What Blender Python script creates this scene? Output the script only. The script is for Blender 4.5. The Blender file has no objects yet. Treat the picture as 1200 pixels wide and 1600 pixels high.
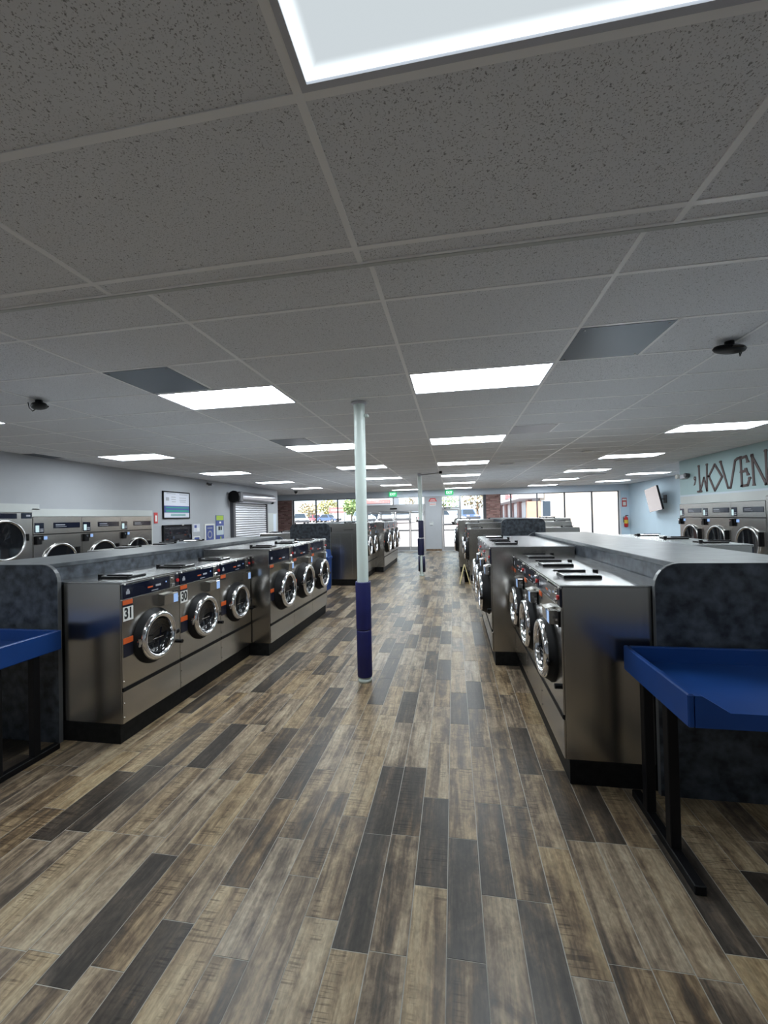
import bpy, math, random
from mathutils import Vector, Matrix
random.seed(7)
SC = bpy.context.scene
COL = SC.collection
PI = math.pi

# ---------------------------------------------------------------- camera
F, YAW, PITCH, ROLL, CAMZ = 642.5, math.radians(9.59), math.radians(0.635), math.radians(-1.31), 1.738
def cam_axes():
    cy, sy, cp, sp = math.cos(YAW), math.sin(YAW), math.cos(PITCH), math.sin(PITCH)
    fwd = Vector((-sy*cp, cy*cp, sp)); right = Vector((cy, sy, 0)); up = right.cross(fwd)
    cr, sr = math.cos(ROLL), math.sin(ROLL)
    return cr*right + sr*up, -sr*right + cr*up, fwd
cr_, cu_, cf_ = cam_axes()
cd = bpy.data.cameras.new('camera'); cd.sensor_fit = 'VERTICAL'; cd.sensor_height = 36
cd.lens = F*36/1600; cd.clip_start = 0.02; cd.clip_end = 500
cam = bpy.data.objects.new('camera', cd); COL.objects.link(cam)
cam.matrix_world = Matrix(((cr_.x, cu_.x, -cf_.x, 0), (cr_.y, cu_.y, -cf_.y, 0), (cr_.z, cu_.z, -cf_.z, CAMZ), (0, 0, 0, 1)))
SC.camera = cam
def project(p):
    d = Vector(p) - Vector((0, 0, CAMZ)); z = d.dot(cf_)
    if z < 0.05: return None
    return 600 + F*d.dot(cr_)/z, 800 - F*d.dot(cu_)/z, z

# ---------------------------------------------------------------- world, sun, exposure
w = bpy.data.worlds.new('world'); SC.world = w; w.use_nodes = True
bg = w.node_tree.nodes['Background']; bg.inputs[0].default_value = (0.74, 0.89, 1.0, 1); bg.inputs[1].default_value = 0.85
sd = bpy.data.lights.new('sun', 'SUN'); sd.energy = 7.0; sd.angle = math.radians(0.6); sd.color = (1, 0.93, 0.86)
sun = bpy.data.objects.new('sun', sd); COL.objects.link(sun)
sun.rotation_euler = Vector((0.35, 0.62, -0.95)).to_track_quat('-Z', 'Y').to_euler(); sun.location = (0, -20, 40)
vs = SC.view_settings; vs.view_transform = 'Standard'; vs.look = 'None'; vs.gamma = 1; vs.exposure = 1.5
vs.use_curve_mapping = False
PANEL = 8.0          # radiance of the ceiling panels

# ---------------------------------------------------------------- materials
MATS = {}
def nmat(name):
    m = bpy.data.materials.new(name); m.use_nodes = True; MATS[name] = m
    nt = m.node_tree; return m, nt, nt.nodes['Principled BSDF']
def simple(name, col, rough=0.5, metal=0.0, spec=0.5, emit=None, es=0.0, coat=0.0):
    m, nt, b = nmat(name)
    b.inputs['Base Color'].default_value = (*col, 1); b.inputs['Roughness'].default_value = rough
    b.inputs['Metallic'].default_value = metal; b.inputs['Specular IOR Level'].default_value = spec
    b.inputs['Coat Weight'].default_value = coat; b.inputs['Coat Roughness'].default_value = 0.05
    if emit: b.inputs['Emission Color'].default_value = (*emit, 1); b.inputs['Emission Strength'].default_value = es
    return m
def N(nt, t, **kw):
    n = nt.nodes.new(t)
    for k, v in kw.items():
        if k in n.inputs.keys(): n.inputs[k].default_value = v
        else: setattr(n, k, v)
    return n
def ramp(nt, stops, interp='LINEAR'):
    r = nt.nodes.new('ShaderNodeValToRGB'); cr = r.color_ramp; cr.interpolation = interp
    cr.elements[0].position = stops[0][0]; cr.elements[0].color = (*stops[0][1], 1)
    cr.elements[1].position = stops[-1][0]; cr.elements[1].color = (*stops[-1][1], 1)
    for p, c in stops[1:-1]:
        e = cr.elements.new(p); e.color = (*c, 1)
    return r
def noisy(name, c0, c1, scale=8, rough=0.5, metal=0, spec=0.5, stretch=(1, 1, 1), detail=4, bump=0.0, lo=0.35, hi=0.65, rvar=0.0, coords='Object'):
    m, nt, b = nmat(name); L = nt.links.new
    tc = N(nt, 'ShaderNodeTexCoord'); mp = N(nt, 'ShaderNodeMapping'); mp.inputs['Scale'].default_value = stretch
    nz = N(nt, 'ShaderNodeTexNoise', Scale=scale, Detail=detail)
    L(tc.outputs[coords], mp.inputs[0]); L(mp.outputs[0], nz.inputs['Vector'])
    r = ramp(nt, [(lo, c0), (hi, c1)]); L(nz.outputs[0], r.inputs[0]); L(r.outputs[0], b.inputs['Base Color'])
    b.inputs['Roughness'].default_value = rough; b.inputs['Metallic'].default_value = metal
    b.inputs['Specular IOR Level'].default_value = spec
    if rvar:
        mr = N(nt, 'ShaderNodeMapRange'); mr.inputs['To Min'].default_value = rough-rvar; mr.inputs['To Max'].default_value = rough+rvar
        L(nz.outputs[0], mr.inputs[0]); L(mr.outputs[0], b.inputs['Roughness'])
    if bump:
        bp = N(nt, 'ShaderNodeBump', Strength=bump, Distance=0.01); L(nz.outputs[0], bp.inputs['Height']); L(bp.outputs[0], b.inputs['Normal'])
    return m
noisy('steel', (0.432, 0.417, 0.392), (0.448, 0.433, 0.408), scale=3, rough=0.23, metal=1, stretch=(40, 40, 1), rvar=0.012)
noisy('steel_top', (0.55, 0.55, 0.55), (0.64, 0.64, 0.64), scale=3, rough=0.22, metal=1, stretch=(1, 60, 1), rvar=0.05)
simple('chrome', (0.86, 0.86, 0.88), 0.07, 1)
simple('dull_chrome', (0.6, 0.58, 0.55), 0.2, 1)
simple('black', (0.004, 0.004, 0.005), 0.45, spec=0.2)
simple('black_gloss', (0.004, 0.004, 0.005), 0.12, coat=0.5)
simple('rubber', (0.006, 0.006, 0.007), 0.55, spec=0.2)
simple('drum_glass', (0.008, 0.009, 0.011), 0.05, spec=0.6)
simple('navy_plate', (0.005, 0.008, 0.022), 0.10, spec=0.6)
simple('navy_plate_matt', (0.007, 0.009, 0.022), 0.35)
simple('orange_label', (0.62, 0.10, 0.015), 0.5)
simple('red_button', (0.5, 0.02, 0.02), 0.35)
simple('red_sign', (0.55, 0.05, 0.05), 0.5)
simple('white_label', (0.78, 0.78, 0.76), 0.5)
simple('ink', (0.01, 0.01, 0.01), 0.6)
simple('grey_ink', (0.35, 0.36, 0.4), 0.6)
simple('screen_blue', (0.05, 0.08, 0.2), 0.2, emit=(0.40, 0.62, 1.0), es=0.24)
simple('screen_pale', (0.2, 0.25, 0.25), 0.3, emit=(0.7, 0.95, 1.0), es=0.22)
noisy('plinth', (0.005, 0.005, 0.005), (0.010, 0.010, 0.010), scale=20, rough=0.5, spec=0.12)
noisy('laminate', (0.011, 0.014, 0.019), (0.070, 0.082, 0.100), scale=14, rough=0.40, spec=0.35, detail=8, lo=0.33, hi=0.72)
noisy('laminate_sheen', (0.028, 0.033, 0.038), (0.095, 0.105, 0.115), scale=9, rough=0.30, detail=8, lo=0.3, hi=0.75)  # same laminate as the panels, lightened to hold the grazing reflection
simple('edge_band', (0.10, 0.105, 0.11), 0.3)
noisy('blue_plastic', (0.004, 0.036, 0.165), (0.005, 0.042, 0.19), scale=4, rough=0.40, spec=0.35)
noisy('blue_pad', (0.005, 0.007, 0.075), (0.007, 0.010, 0.10), scale=6, rough=0.5)
noisy('navy_pad', (0.005, 0.006, 0.035), (0.008, 0.009, 0.05), scale=6, rough=0.5)
simple('column_paint', (0.62, 0.70, 0.67), 0.35)
noisy('paint_grey', (0.385, 0.40, 0.43), (0.405, 0.42, 0.45), scale=2, rough=0.6)
noisy('paint_white', (0.52, 0.545, 0.54), (0.55, 0.575, 0.57), scale=2, rough=0.55)
noisy('paint_blue', (0.55, 0.69, 0.80), (0.58, 0.72, 0.83), scale=2, rough=0.55)
noisy('paint_header', (0.66, 0.73, 0.83), (0.68, 0.75, 0.85), scale=2, rough=0.6)
noisy('paint_teal', (0.36, 0.50, 0.52), (0.40, 0.54, 0.56), scale=1.2, rough=0.6)
simple('paint_bay', (0.55, 0.62, 0.68), 0.6)
simple('mauve', (0.10, 0.065, 0.065), 0.6)
simple('aluminium', (0.42, 0.42, 0.43), 0.4, 0.8)
simple('frame_dark', (0.10, 0.10, 0.11), 0.4, 0.5)
simple('frame_light', (0.72, 0.72, 0.76), 0.45)
noisy('slat', (0.80, 0.80, 0.84), (0.86, 0.86, 0.90), scale=3, rough=0.4)
simple('galvanised', (0.5, 0.5, 0.54), 0.28, 0.9)
noisy('grout', (0.27, 0.255, 0.225), (0.33, 0.315, 0.28), scale=12, rough=0.8)
noisy('asphalt', (0.235, 0.205, 0.205), (0.265, 0.235, 0.235), scale=3, rough=0.9)
noisy('sidewalk', (0.36, 0.34, 0.34), (0.40, 0.38, 0.38), scale=3, rough=0.9)
noisy('stucco', (0.44, 0.375, 0.315), (0.47, 0.40, 0.34), scale=6, rough=0.9)
simple('fascia', (0.42, 0.42, 0.45), 0.7)
simple('car_white', (0.42, 0.43, 0.46), 0.2, coat=0.6)
simple('car_silver', (0.45, 0.55, 0.6), 0.25, coat=0.6)
simple('car_blue', (0.07, 0.11, 0.24), 0.2, coat=0.6)
simple('car_red', (0.35, 0.05, 0.07), 0.2, coat=0.6)
simple('car_glass', (0.03, 0.04, 0.055), 0.08)
simple('tyre', (0.02, 0.02, 0.02), 0.8)
noisy('bark', (0.12, 0.08, 0.05), (0.2, 0.14, 0.1), scale=10, rough=0.9)
simple('red_store', (0.48, 0.14, 0.14), 0.6)
simple('exit_green', (0.01, 0.25, 0.08), 0.4, emit=(0.02, 0.75, 0.25), es=0.28)
simple('exit_white', (0.8, 0.8, 0.8), 0.4, emit=(0.7, 1.0, 0.8), es=0.36)
simple('sign_yellow', (0.72, 0.60, 0.30), 0.5)
simple('yellow', (0.7, 0.5, 0.05), 0.5)
simple('lime', (0.35, 0.5, 0.05), 0.5)
simple('teal_print', (0.03, 0.26, 0.22), 0.5)
simple('poster_blue', (0.05, 0.08, 0.28), 0.4)
simple('poster_paper', (0.62, 0.64, 0.72), 0.4)
simple('panel_metal', (0.10, 0.12, 0.15), 0.33, 0.6)
simple('panel_pale', (0.45, 0.46, 0.5), 0.4, 0.3)
simple('tbar', (0.93, 0.93, 0.94), 0.30)
simple('lamp_frame', (0.55, 0.56, 0.62), 0.4)
simple('tv_screen', (0.02, 0.02, 0.025), 0.04, spec=0.8, coat=1.0)

def leaf_mat(name, c0, c1):
    m, nt, b = nmat(name); g = N(nt, 'ShaderNodeNewGeometry'); r = ramp(nt, [(0, c0), (1, c1)])
    nt.links.new(g.outputs['Random Per Island'], r.inputs[0]); nt.links.new(r.outputs[0], b.inputs['Base Color']); b.inputs['Roughness'].default_value = 0.7
leaf_mat('leaf_green', (0.12, 0.20, 0.06), (0.28, 0.36, 0.14))
leaf_mat('leaf_yellow', (0.22, 0.23, 0.08), (0.42, 0.37, 0.15))
leaf_mat('leaf_dry', (0.25, 0.20, 0.12), (0.48, 0.40, 0.24))
leaf_mat('brick', (0.22, 0.11, 0.10), (0.46, 0.27, 0.25))
leaf_mat('brick_sunny', (0.34, 0.17, 0.12), (0.50, 0.28, 0.20))

def glass_mat():
    m = bpy.data.materials.new('pane_glass'); m.use_nodes = True; MATS['pane_glass'] = m
    nt = m.node_tree; nt.nodes.remove(nt.nodes['Principled BSDF']); out = nt.nodes['Material Output']
    t = N(nt, 'ShaderNodeBsdfTransparent'); t.inputs[0].default_value = (0.93, 0.96, 0.97, 1)
    g = N(nt, 'ShaderNodeBsdfGlossy'); g.inputs['Roughness'].default_value = 0.02
    fr = N(nt, 'ShaderNodeFresnel'); fr.inputs[0].default_value = 1.45
    mx = N(nt, 'ShaderNodeMixShader'); L = nt.links.new
    L(fr.outputs[0], mx.inputs[0]); L(t.outputs[0], mx.inputs[1]); L(g.outputs[0], mx.inputs[2]); L(mx.outputs[0], out.inputs[0])
glass_mat()

def rand_nodes(nt):
    oi = N(nt, 'ShaderNodeObjectInfo'); g = N(nt, 'ShaderNodeNewGeometry')
    a = N(nt, 'ShaderNodeMath', operation='ADD'); f = N(nt, 'ShaderNodeMath', operation='FRACT')
    nt.links.new(oi.outputs['Random'], a.inputs[0]); nt.links.new(g.outputs['Random Per Island'], a.inputs[1]); nt.links.new(a.outputs[0], f.inputs[0])
    return f, g
def plank_mat():
    m, nt, b = nmat('plank'); L = nt.links.new
    f, g = rand_nodes(nt)
    off = N(nt, 'ShaderNodeVectorMath', operation='SCALE'); off.inputs[0].default_value = (37.0, 91.0, 13.0); L(f.outputs[0], off.inputs['Scale'])
    ad = N(nt, 'ShaderNodeVectorMath', operation='ADD'); L(g.outputs['Position'], ad.inputs[0]); L(off.outputs[0], ad.inputs[1])
    def nz(scale3, s, d, dist=0.0):
        mp = N(nt, 'ShaderNodeMapping'); mp.inputs['Scale'].default_value = scale3; L(ad.outputs[0], mp.inputs[0])
        n = N(nt, 'ShaderNodeTexNoise', Scale=s, Detail=d, Distortion=dist); L(mp.outputs[0], n.inputs['Vector']); return n
    broad = nz((15, 1.2, 1), 1.0, 9, 0.5)      # lengthwise streaks
    fine = nz((85, 5, 1), 1.0, 5, 0.3)         # fine grain
    spk = nz((70, 38, 1), 1.0, 4, 0.4)         # crackled wear
    chat = nz((5, 120, 1), 1.0, 2, 0.2)        # saw marks across the board
    zone = nz((9, 2.2, 1), 1.0, 2, 0.3)
    broad.inputs['Roughness'].default_value = 0.62
    blot = nz((8, 6, 1), 1.0, 7, 0.8); blot.inputs['Roughness'].default_value = 0.65
    sh = ramp(nt, [(0.0, (0.30, 0.30, 0.30)), (0.22, (0.365, 0.365, 0.365)), (0.29, (0.475, 0.475, 0.475)), (1.0, (0.595, 0.595, 0.595))]); L(f.outputs[0], sh.inputs[0])
    c1 = N(nt, 'ShaderNodeMath', operation='MULTIPLY'); c1.inputs[1].default_value = 0.80; L(broad.outputs[0], c1.inputs[0])
    c2 = N(nt, 'ShaderNodeMath', operation='MULTIPLY_ADD'); c2.inputs[1].default_value = 0.48; L(blot.outputs[0], c2.inputs[0]); L(c1.outputs[0], c2.inputs[2])
    c3 = N(nt, 'ShaderNodeMath', operation='SUBTRACT'); L(c2.outputs[0], c3.inputs[0]); c3.inputs[1].default_value = 0.64
    ad2 = N(nt, 'ShaderNodeMath', operation='ADD'); L(c3.outputs[0], ad2.inputs[0]); L(sh.outputs[0], ad2.inputs[1])
    tone = ramp(nt, [(0.26, (0.036, 0.030, 0.025)), (0.38, (0.062, 0.050, 0.040)), (0.45, (0.105, 0.078, 0.055)), (0.52, (0.180, 0.136, 0.094)), (0.60, (0.262, 0.206, 0.142)), (0.70, (0.33, 0.27, 0.192))]); L(ad2.outputs[0], tone.inputs[0])
    # second random value: some boards lean grey, some brown
    g2 = N(nt, 'ShaderNodeMath', operation='MULTIPLY'); g2.inputs[1].default_value = 7.31; L(f.outputs[0], g2.inputs[0]); g3 = N(nt, 'ShaderNodeMath', operation='FRACT'); L(g2.outputs[0], g3.inputs[0])
    hs = N(nt, 'ShaderNodeHueSaturation'); sm = N(nt, 'ShaderNodeMapRange'); sm.inputs['To Min'].default_value = 0.9; sm.inputs['To Max'].default_value = 1.28; L(g3.outputs[0], sm.inputs[0]); L(sm.outputs[0], hs.inputs['Saturation']); L(tone.outputs[0], hs.inputs['Color'])
    fm = N(nt, 'ShaderNodeMapRange'); fm.inputs['From Min'].default_value = 0.3; fm.inputs['From Max'].default_value = 0.7; fm.inputs['To Min'].default_value = 0.74; fm.inputs['To Max'].default_value = 1.2; L(fine.outputs[0], fm.inputs[0])
    sk = N(nt, 'ShaderNodeMapRange'); sk.inputs['From Min'].default_value = 0.3; sk.inputs['From Max'].default_value = 0.7; sk.inputs['To Min'].default_value = 0.78; sk.inputs['To Max'].default_value = 1.18; L(spk.outputs[0], sk.inputs[0])
    cm = ramp(nt, [(0.38, (0.50, 0.48, 0.46)), (0.46, (1, 1, 1))]); L(chat.outputs[0], cm.inputs[0])
    gt = N(nt, 'ShaderNodeMath', operation='GREATER_THAN'); gt.inputs[1].default_value = 0.45; L(g3.outputs[0], gt.inputs[0])
    zr = ramp(nt, [(0.48, (0, 0, 0)), (0.58, (1, 1, 1))]); L(zone.outputs[0], zr.inputs[0])
    zm = N(nt, 'ShaderNodeMath', operation='MULTIPLY'); L(gt.outputs[0], zm.inputs[0]); L(zr.outputs[0], zm.inputs[1])
    cmx = N(nt, 'ShaderNodeMix', data_type='RGBA'); L(zm.outputs[0], cmx.inputs['Factor']); cmx.inputs['A'].default_value = (1, 1, 1, 1); L(cm.outputs[0], cmx.inputs['B'])
    v1 = N(nt, 'ShaderNodeVectorMath', operation='SCALE'); L(hs.outputs[0], v1.inputs[0]); L(fm.outputs[0], v1.inputs['Scale'])
    v3 = N(nt, 'ShaderNodeVectorMath', operation='SCALE'); L(v1.outputs[0], v3.inputs[0]); L(sk.outputs[0], v3.inputs['Scale'])
    v2 = N(nt, 'ShaderNodeVectorMath', operation='MULTIPLY'); L(v3.outputs[0], v2.inputs[0]); L(cmx.outputs['Result'], v2.inputs[1])
    L(v2.outputs[0], b.inputs['Base Color']); b.inputs['Specular IOR Level'].default_value = 0.26
    rr = N(nt, 'ShaderNodeMapRange'); rr.inputs['To Min'].default_value = 0.27; rr.inputs['To Max'].default_value = 0.44; L(broad.outputs[0], rr.inputs[0]); L(rr.outputs[0], b.inputs['Roughness'])
    bp = N(nt, 'ShaderNodeBump', Strength=0.12, Distance=0.002); L(fine.outputs[0], bp.inputs['Height']); L(bp.outputs[0], b.inputs['Normal'])
plank_mat()
def tile_mat():
    m, nt, b = nmat('ceiling_tile'); L = nt.links.new
    f, g = rand_nodes(nt)
    off = N(nt, 'ShaderNodeVectorMath', operation='SCALE'); off.inputs[0].default_value = (17.0, 31.0, 3.0); L(f.outputs[0], off.inputs['Scale'])
    ad = N(nt, 'ShaderNodeVectorMath', operation='ADD'); L(g.outputs['Position'], ad.inputs[0]); L(off.outputs[0], ad.inputs[1])
    n = N(nt, 'ShaderNodeTexNoise', Scale=210.0, Detail=2.0); L(ad.outputs[0], n.inputs['Vector'])
    n2 = N(nt, 'ShaderNodeTexNoise', Scale=85.0, Detail=3.0); L(ad.outputs[0], n2.inputs['Vector'])
    r = ramp(nt, [(0.33, (0.32, 0.32, 0.33)), (0.40, (0.78, 0.79, 0.82))]); L(n.outputs[0], r.inputs[0])
    r2 = ramp(nt, [(0.29, (0.40, 0.40, 0.40)), (0.37, (1, 1, 1))]); L(n2.outputs[0], r2.inputs[0])
    mu = N(nt, 'ShaderNodeVectorMath', operation='MULTIPLY'); L(r.outputs[0], mu.inputs[0]); L(r2.outputs[0], mu.inputs[1])
    L(mu.outputs[0], b.inputs['Base Color']); b.inputs['Roughness'].default_value = 0.85
    bp = N(nt, 'ShaderNodeBump', Strength=0.4, Distance=0.003); L(r.outputs[0], bp.inputs['Height']); L(bp.outputs[0], b.inputs['Normal'])
tile_mat()
def lamp_mat(name, base, edge, hw, hd, band):
    # edge-lit diffuser: LEDs sit along the rim, so the rim is brighter than the middle
    m = bpy.data.materials.new(name); m.use_nodes = True; MATS[name] = m
    nt = m.node_tree; nt.nodes.remove(nt.nodes['Principled BSDF']); L = nt.links.new
    e = N(nt, 'ShaderNodeEmission'); e.inputs[0].default_value = (0.87, 0.955, 1.0, 1)
    if edge:
        tc = N(nt, 'ShaderNodeTexCoord'); sp = N(nt, 'ShaderNodeSeparateXYZ'); L(tc.outputs['Object'], sp.inputs[0])
        def dist(o, h):
            a = N(nt, 'ShaderNodeMath', operation='ABSOLUTE'); L(o, a.inputs[0])
            s = N(nt, 'ShaderNodeMath', operation='SUBTRACT'); s.inputs[0].default_value = h; L(a.outputs[0], s.inputs[1]); return s
        dx = dist(sp.outputs[0], hw); dy = dist(sp.outputs[1], hd)
        mn = N(nt, 'ShaderNodeMath', operation='MINIMUM'); L(dx.outputs[0], mn.inputs[0]); L(dy.outputs[0], mn.inputs[1])
        mr = N(nt, 'ShaderNodeMapRange', interpolation_type='SMOOTHSTEP'); mr.inputs['From Min'].default_value = 0; mr.inputs['From Max'].default_value = band
        mr.inputs['To Min'].default_value = edge; mr.inputs['To Max'].default_value = base; L(mn.outputs[0], mr.inputs[0]); L(mr.outputs[0], e.inputs[1])
    else: e.inputs[1].default_value = base
    L(e.outputs[0], nt.nodes['Material Output'].inputs[0])
lamp_mat('lamp', PANEL, None, 0, 0, 0)
lamp_mat('lamp_edge_lit', 0.25, 0.9, 0.59, 0.285, 0.055)

# ---------------------------------------------------------------- mesh helpers
class MB:
    def __init__(s): s.v = []; s.f = []; s.m = []; s.mats = []; s.sm = []
    def mi(s, mat):
        if mat not in s.mats: s.mats.append(mat)
        return s.mats.index(mat)
    def add(s, vs, fs, mat, smooth=False):
        o = len(s.v); s.v += [tuple(p) for p in vs]; i = s.mi(mat)
        for f in fs: s.f.append(tuple(o+k for k in f)); s.m.append(i); s.sm.append(smooth)
        return s
    def box(s, x0, x1, y0, y1, z0, z1, mat, c=0.0):
        if x0 > x1: x0, x1 = x1, x0
        if y0 > y1: y0, y1 = y1, y0
        if z0 > z1: z0, z1 = z1, z0
        c = min(c, (x1-x0)*0.45, (y1-y0)*0.45, (z1-z0)*0.45)
        if c <= 0:
            vs = [(x, y, z) for z in (z0, z1) for y in (y0, y1) for x in (x0, x1)]
            return s.add(vs, [(0, 2, 3, 1), (4, 5, 7, 6), (0, 1, 5, 4), (2, 6, 7, 3), (0, 4, 6, 2), (1, 3, 7, 5)], mat)
        X, Y, Z = (x0, x1), (y0, y1), (z0, z1); vs = []; idx = {}
        for i in (0, 1):
            for j in (0, 1):
                for k in (0, 1):
                    sx, sy, sz = (1 if i == 0 else -1), (1 if j == 0 else -1), (1 if k == 0 else -1)
                    for a in range(3):
                        p = [X[i]+sx*c, Y[j]+sy*c, Z[k]+sz*c]; p[a] = (X[i], Y[j], Z[k])[a]
                        idx[(i, j, k, a)] = len(vs); vs.append(tuple(p))
        I = lambda i, j, k, a: idx[(i, j, k, a)]
        fs = []
        for q, flip in ((0, True), (1, False)):
            fs.append(tuple(I(q, j, k, 0) for j, k in ((0, 0), (1, 0), (1, 1), (0, 1)))[::-1 if flip else 1])
            fs.append(tuple(I(i, q, k, 1) for i, k in ((0, 0), (0, 1), (1, 1), (1, 0)))[::-1 if flip else 1])
            fs.append(tuple(I(i, j, q, 2) for i, j in ((0, 0), (1, 0), (1, 1), (0, 1)))[::-1 if flip else 1])
        for i in (0, 1):
            for j in (0, 1):
                f = (I(i, j, 0, 0), I(i, j, 1, 0), I(i, j, 1, 1), I(i, j, 0, 1)); fs.append(f if (i+j) % 2 else f[::-1])
                f = (I(i, 0, j, 0), I(i, 1, j, 0), I(i, 1, j, 2), I(i, 0, j, 2)); fs.append(f[::-1] if (i+j) % 2 else f)
                f = (I(0, i, j, 1), I(1, i, j, 1), I(1, i, j, 2), I(0, i, j, 2)); fs.append(f if (i+j) % 2 else f[::-1])
                for k in (0, 1):
                    f = (I(i, j, k, 0), I(i, j, k, 1), I(i, j, k, 2)); fs.append(f if (i+j+k) % 2 else f[::-1])
        return s.add(vs, fs, mat)
    def lathe(s, prof, mat, n=28, o=(0, 0, 0), axis='y', a0=0.0, a1=2*PI, smooth=True, cap=False):
        """prof: (r, t) pairs, t along axis"""
        full = abs(a1-a0-2*PI) < 1e-6; cnt = n if full else n+1; vs = []; fs = []
        for r, t in prof:
            for k in range(cnt):
                a = a0+(a1-a0)*k/n; u, q = r*math.cos(a), r*math.sin(a)
                p = (u, t, q) if axis == 'y' else ((u, q, t) if axis == 'z' else (t, u, q))
                vs.append((p[0]+o[0], p[1]+o[1], p[2]+o[2]))
        for i in range(len(prof)-1):
            for k in range(n):
                k2 = (k+1) % cnt; f = (i*cnt+k, i*cnt+k2, (i+1)*cnt+k2, (i+1)*cnt+k)
                fs.append(f if axis == 'z' or axis == 'x' else f[::-1])
        s.add(vs, fs, mat, smooth)
        if cap:
            for i, fl in ((0, True), (len(prof)-1, False)):
                ring = vs[i*cnt:(i+1)*cnt]; s.add(ring, [tuple(range(len(ring)))[::-1 if fl else 1]], mat)
        return s
    def cyl(s, p, r, t0, t1, mat, n=16, axis='z', r2=None):
        r2 = r if r2 is None else r2
        return s.lathe([(1e-5, t0), (r, t0), (r, t0), (r2, t1), (r2, t1), (1e-5, t1)], mat, n, p, axis, smooth=False)
    def prism(s, poly, a0, a1, mat, plane='xz'):
        """extrude a 2-D polygon; plane xz: along y, xy: along z, yz: along x"""
        n = len(poly)
        def P(q, a): return (q[0], a, q[1]) if plane == 'xz' else ((q[0], q[1], a) if plane == 'xy' else (a, q[0], q[1]))
        vs = [P(q, a0) for q in poly]+[P(q, a1) for q in poly]
        fs = [tuple(range(n)), tuple(range(2*n-1, n-1, -1))]+[(k, k+n, (k+1) % n+n, (k+1) % n) for k in range(n)]
        return s.add(vs, fs, mat)
    def tube(s, pts, r, mat, n=6):
        pts = [Vector(p) for p in pts]; vs = []; fs = []
        for i, p in enumerate(pts):
            d = (pts[min(i+1, len(pts)-1)]-pts[max(i-1, 0)]).normalized()
            u = d.cross(Vector((0, 0, 1)) if abs(d.z) < 0.9 else Vector((1, 0, 0))).normalized(); v = d.cross(u)
            vs += [tuple(p+u*(r*math.cos(2*PI*k/n))+v*(r*math.sin(2*PI*k/n))) for k in range(n)]
        for i in range(len(pts)-1):
            for k in range(n): fs.append((i*n+k, i*n+(k+1) % n, (i+1)*n+(k+1) % n, (i+1)*n+k))
        fs.append(tuple(range(n))[::-1]); fs.append(tuple(range((len(pts)-1)*n, len(pts)*n)))
        return s.add(vs, fs, mat, True)
    def mesh(s, name):
        me = bpy.data.meshes.new(name); me.from_pydata(s.v, [], s.f)
        for mt in s.mats: me.materials.append(MATS[mt])
        me.polygons.foreach_set('material_index', s.m); me.polygons.foreach_set('use_smooth', s.sm)
        import bmesh
        bm = bmesh.new(); bm.from_mesh(me); bmesh.ops.recalc_face_normals(bm, faces=bm.faces); bm.to_mesh(me); bm.free()
        me.update(); return me
    def obj(s, name, parent=None, loc=None, rz=0.0): return link(name, s.mesh(name), parent, loc, rz)
def link(name, data, parent=None, loc=None, rz=0.0):
    o = bpy.data.objects.new(name, data); COL.objects.link(o)
    if loc is not None: o.location = loc
    if rz: o.rotation_euler = (0, 0, rz)
    if parent is not None: o.parent = parent
    return o
def tag(o, label, cat, group=None):
    o['label'] = label; o['category'] = cat
    if group: o['group'] = group
    return o
def thing(name, label, cat, loc=(0, 0, 0), rz=0.0, group=None): return tag(link(name, None, None, loc, rz), label, cat, group)
def struct(o): o['kind'] = 'structure'; return o
KIDS = {}
def part(parent, name, mb):
    o = mb.obj(name, parent)
    if name in ('print', 'screws'): o['kind'] = 'stuff'
    return o
def copy_tree(root, loc, rz, label, group):
    r = root.copy(); COL.objects.link(r); r.location = loc; r.rotation_euler = (0, 0, rz); r['label'] = label
    if group: r['group'] = group
    for ch in list(root.children):
        c = ch.copy(); COL.objects.link(c); c.parent = r
        for g in list(ch.children):
            d = g.copy(); COL.objects.link(d); d.parent = c
    return r
def text_mesh(txt, size, mat, name):
    cu = bpy.data.curves.new(name, 'FONT'); cu.body = txt; cu.size = size; cu.align_x = 'CENTER'; cu.align_y = 'CENTER'; cu.extrude = 0.0006; cu.offset = size*0.04
    o = bpy.data.objects.new(name, cu); COL.objects.link(o)
    dg = bpy.context.evaluated_depsgraph_get(); me = bpy.data.meshes.new_from_object(o.evaluated_get(dg)); me.name = name
    me.materials.clear(); me.materials.append(MATS[mat]); bpy.data.objects.remove(o); bpy.data.curves.remove(cu)
    return me
def text_part(parent, name, txt, size, mat, loc, scale=(1, 1, 1), rz=0.0):
    o = link(name, text_mesh(txt, size, mat, name), parent, loc); o.rotation_euler = (PI/2, 0, rz); o.scale = scale; return o
ORD = ['first', 'second', 'third', 'fourth', 'fifth', 'sixth', 'seventh']

# ---------------------------------------------------------------- key dimensions
ZC, ZN, YN = 2.96, 2.82, 1.71            # ceiling, near lower ceiling, where the lower ceiling ends
GX, GY, TW, TD = -0.3651, 2.2881, 1.2192, 0.6096
XL, XR, YR, XR2, YL, XL2, YF, YB = -7.35, 5.65, 11.48, 7.87, 16.45, -9.08, 20.24, -2.6

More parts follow.
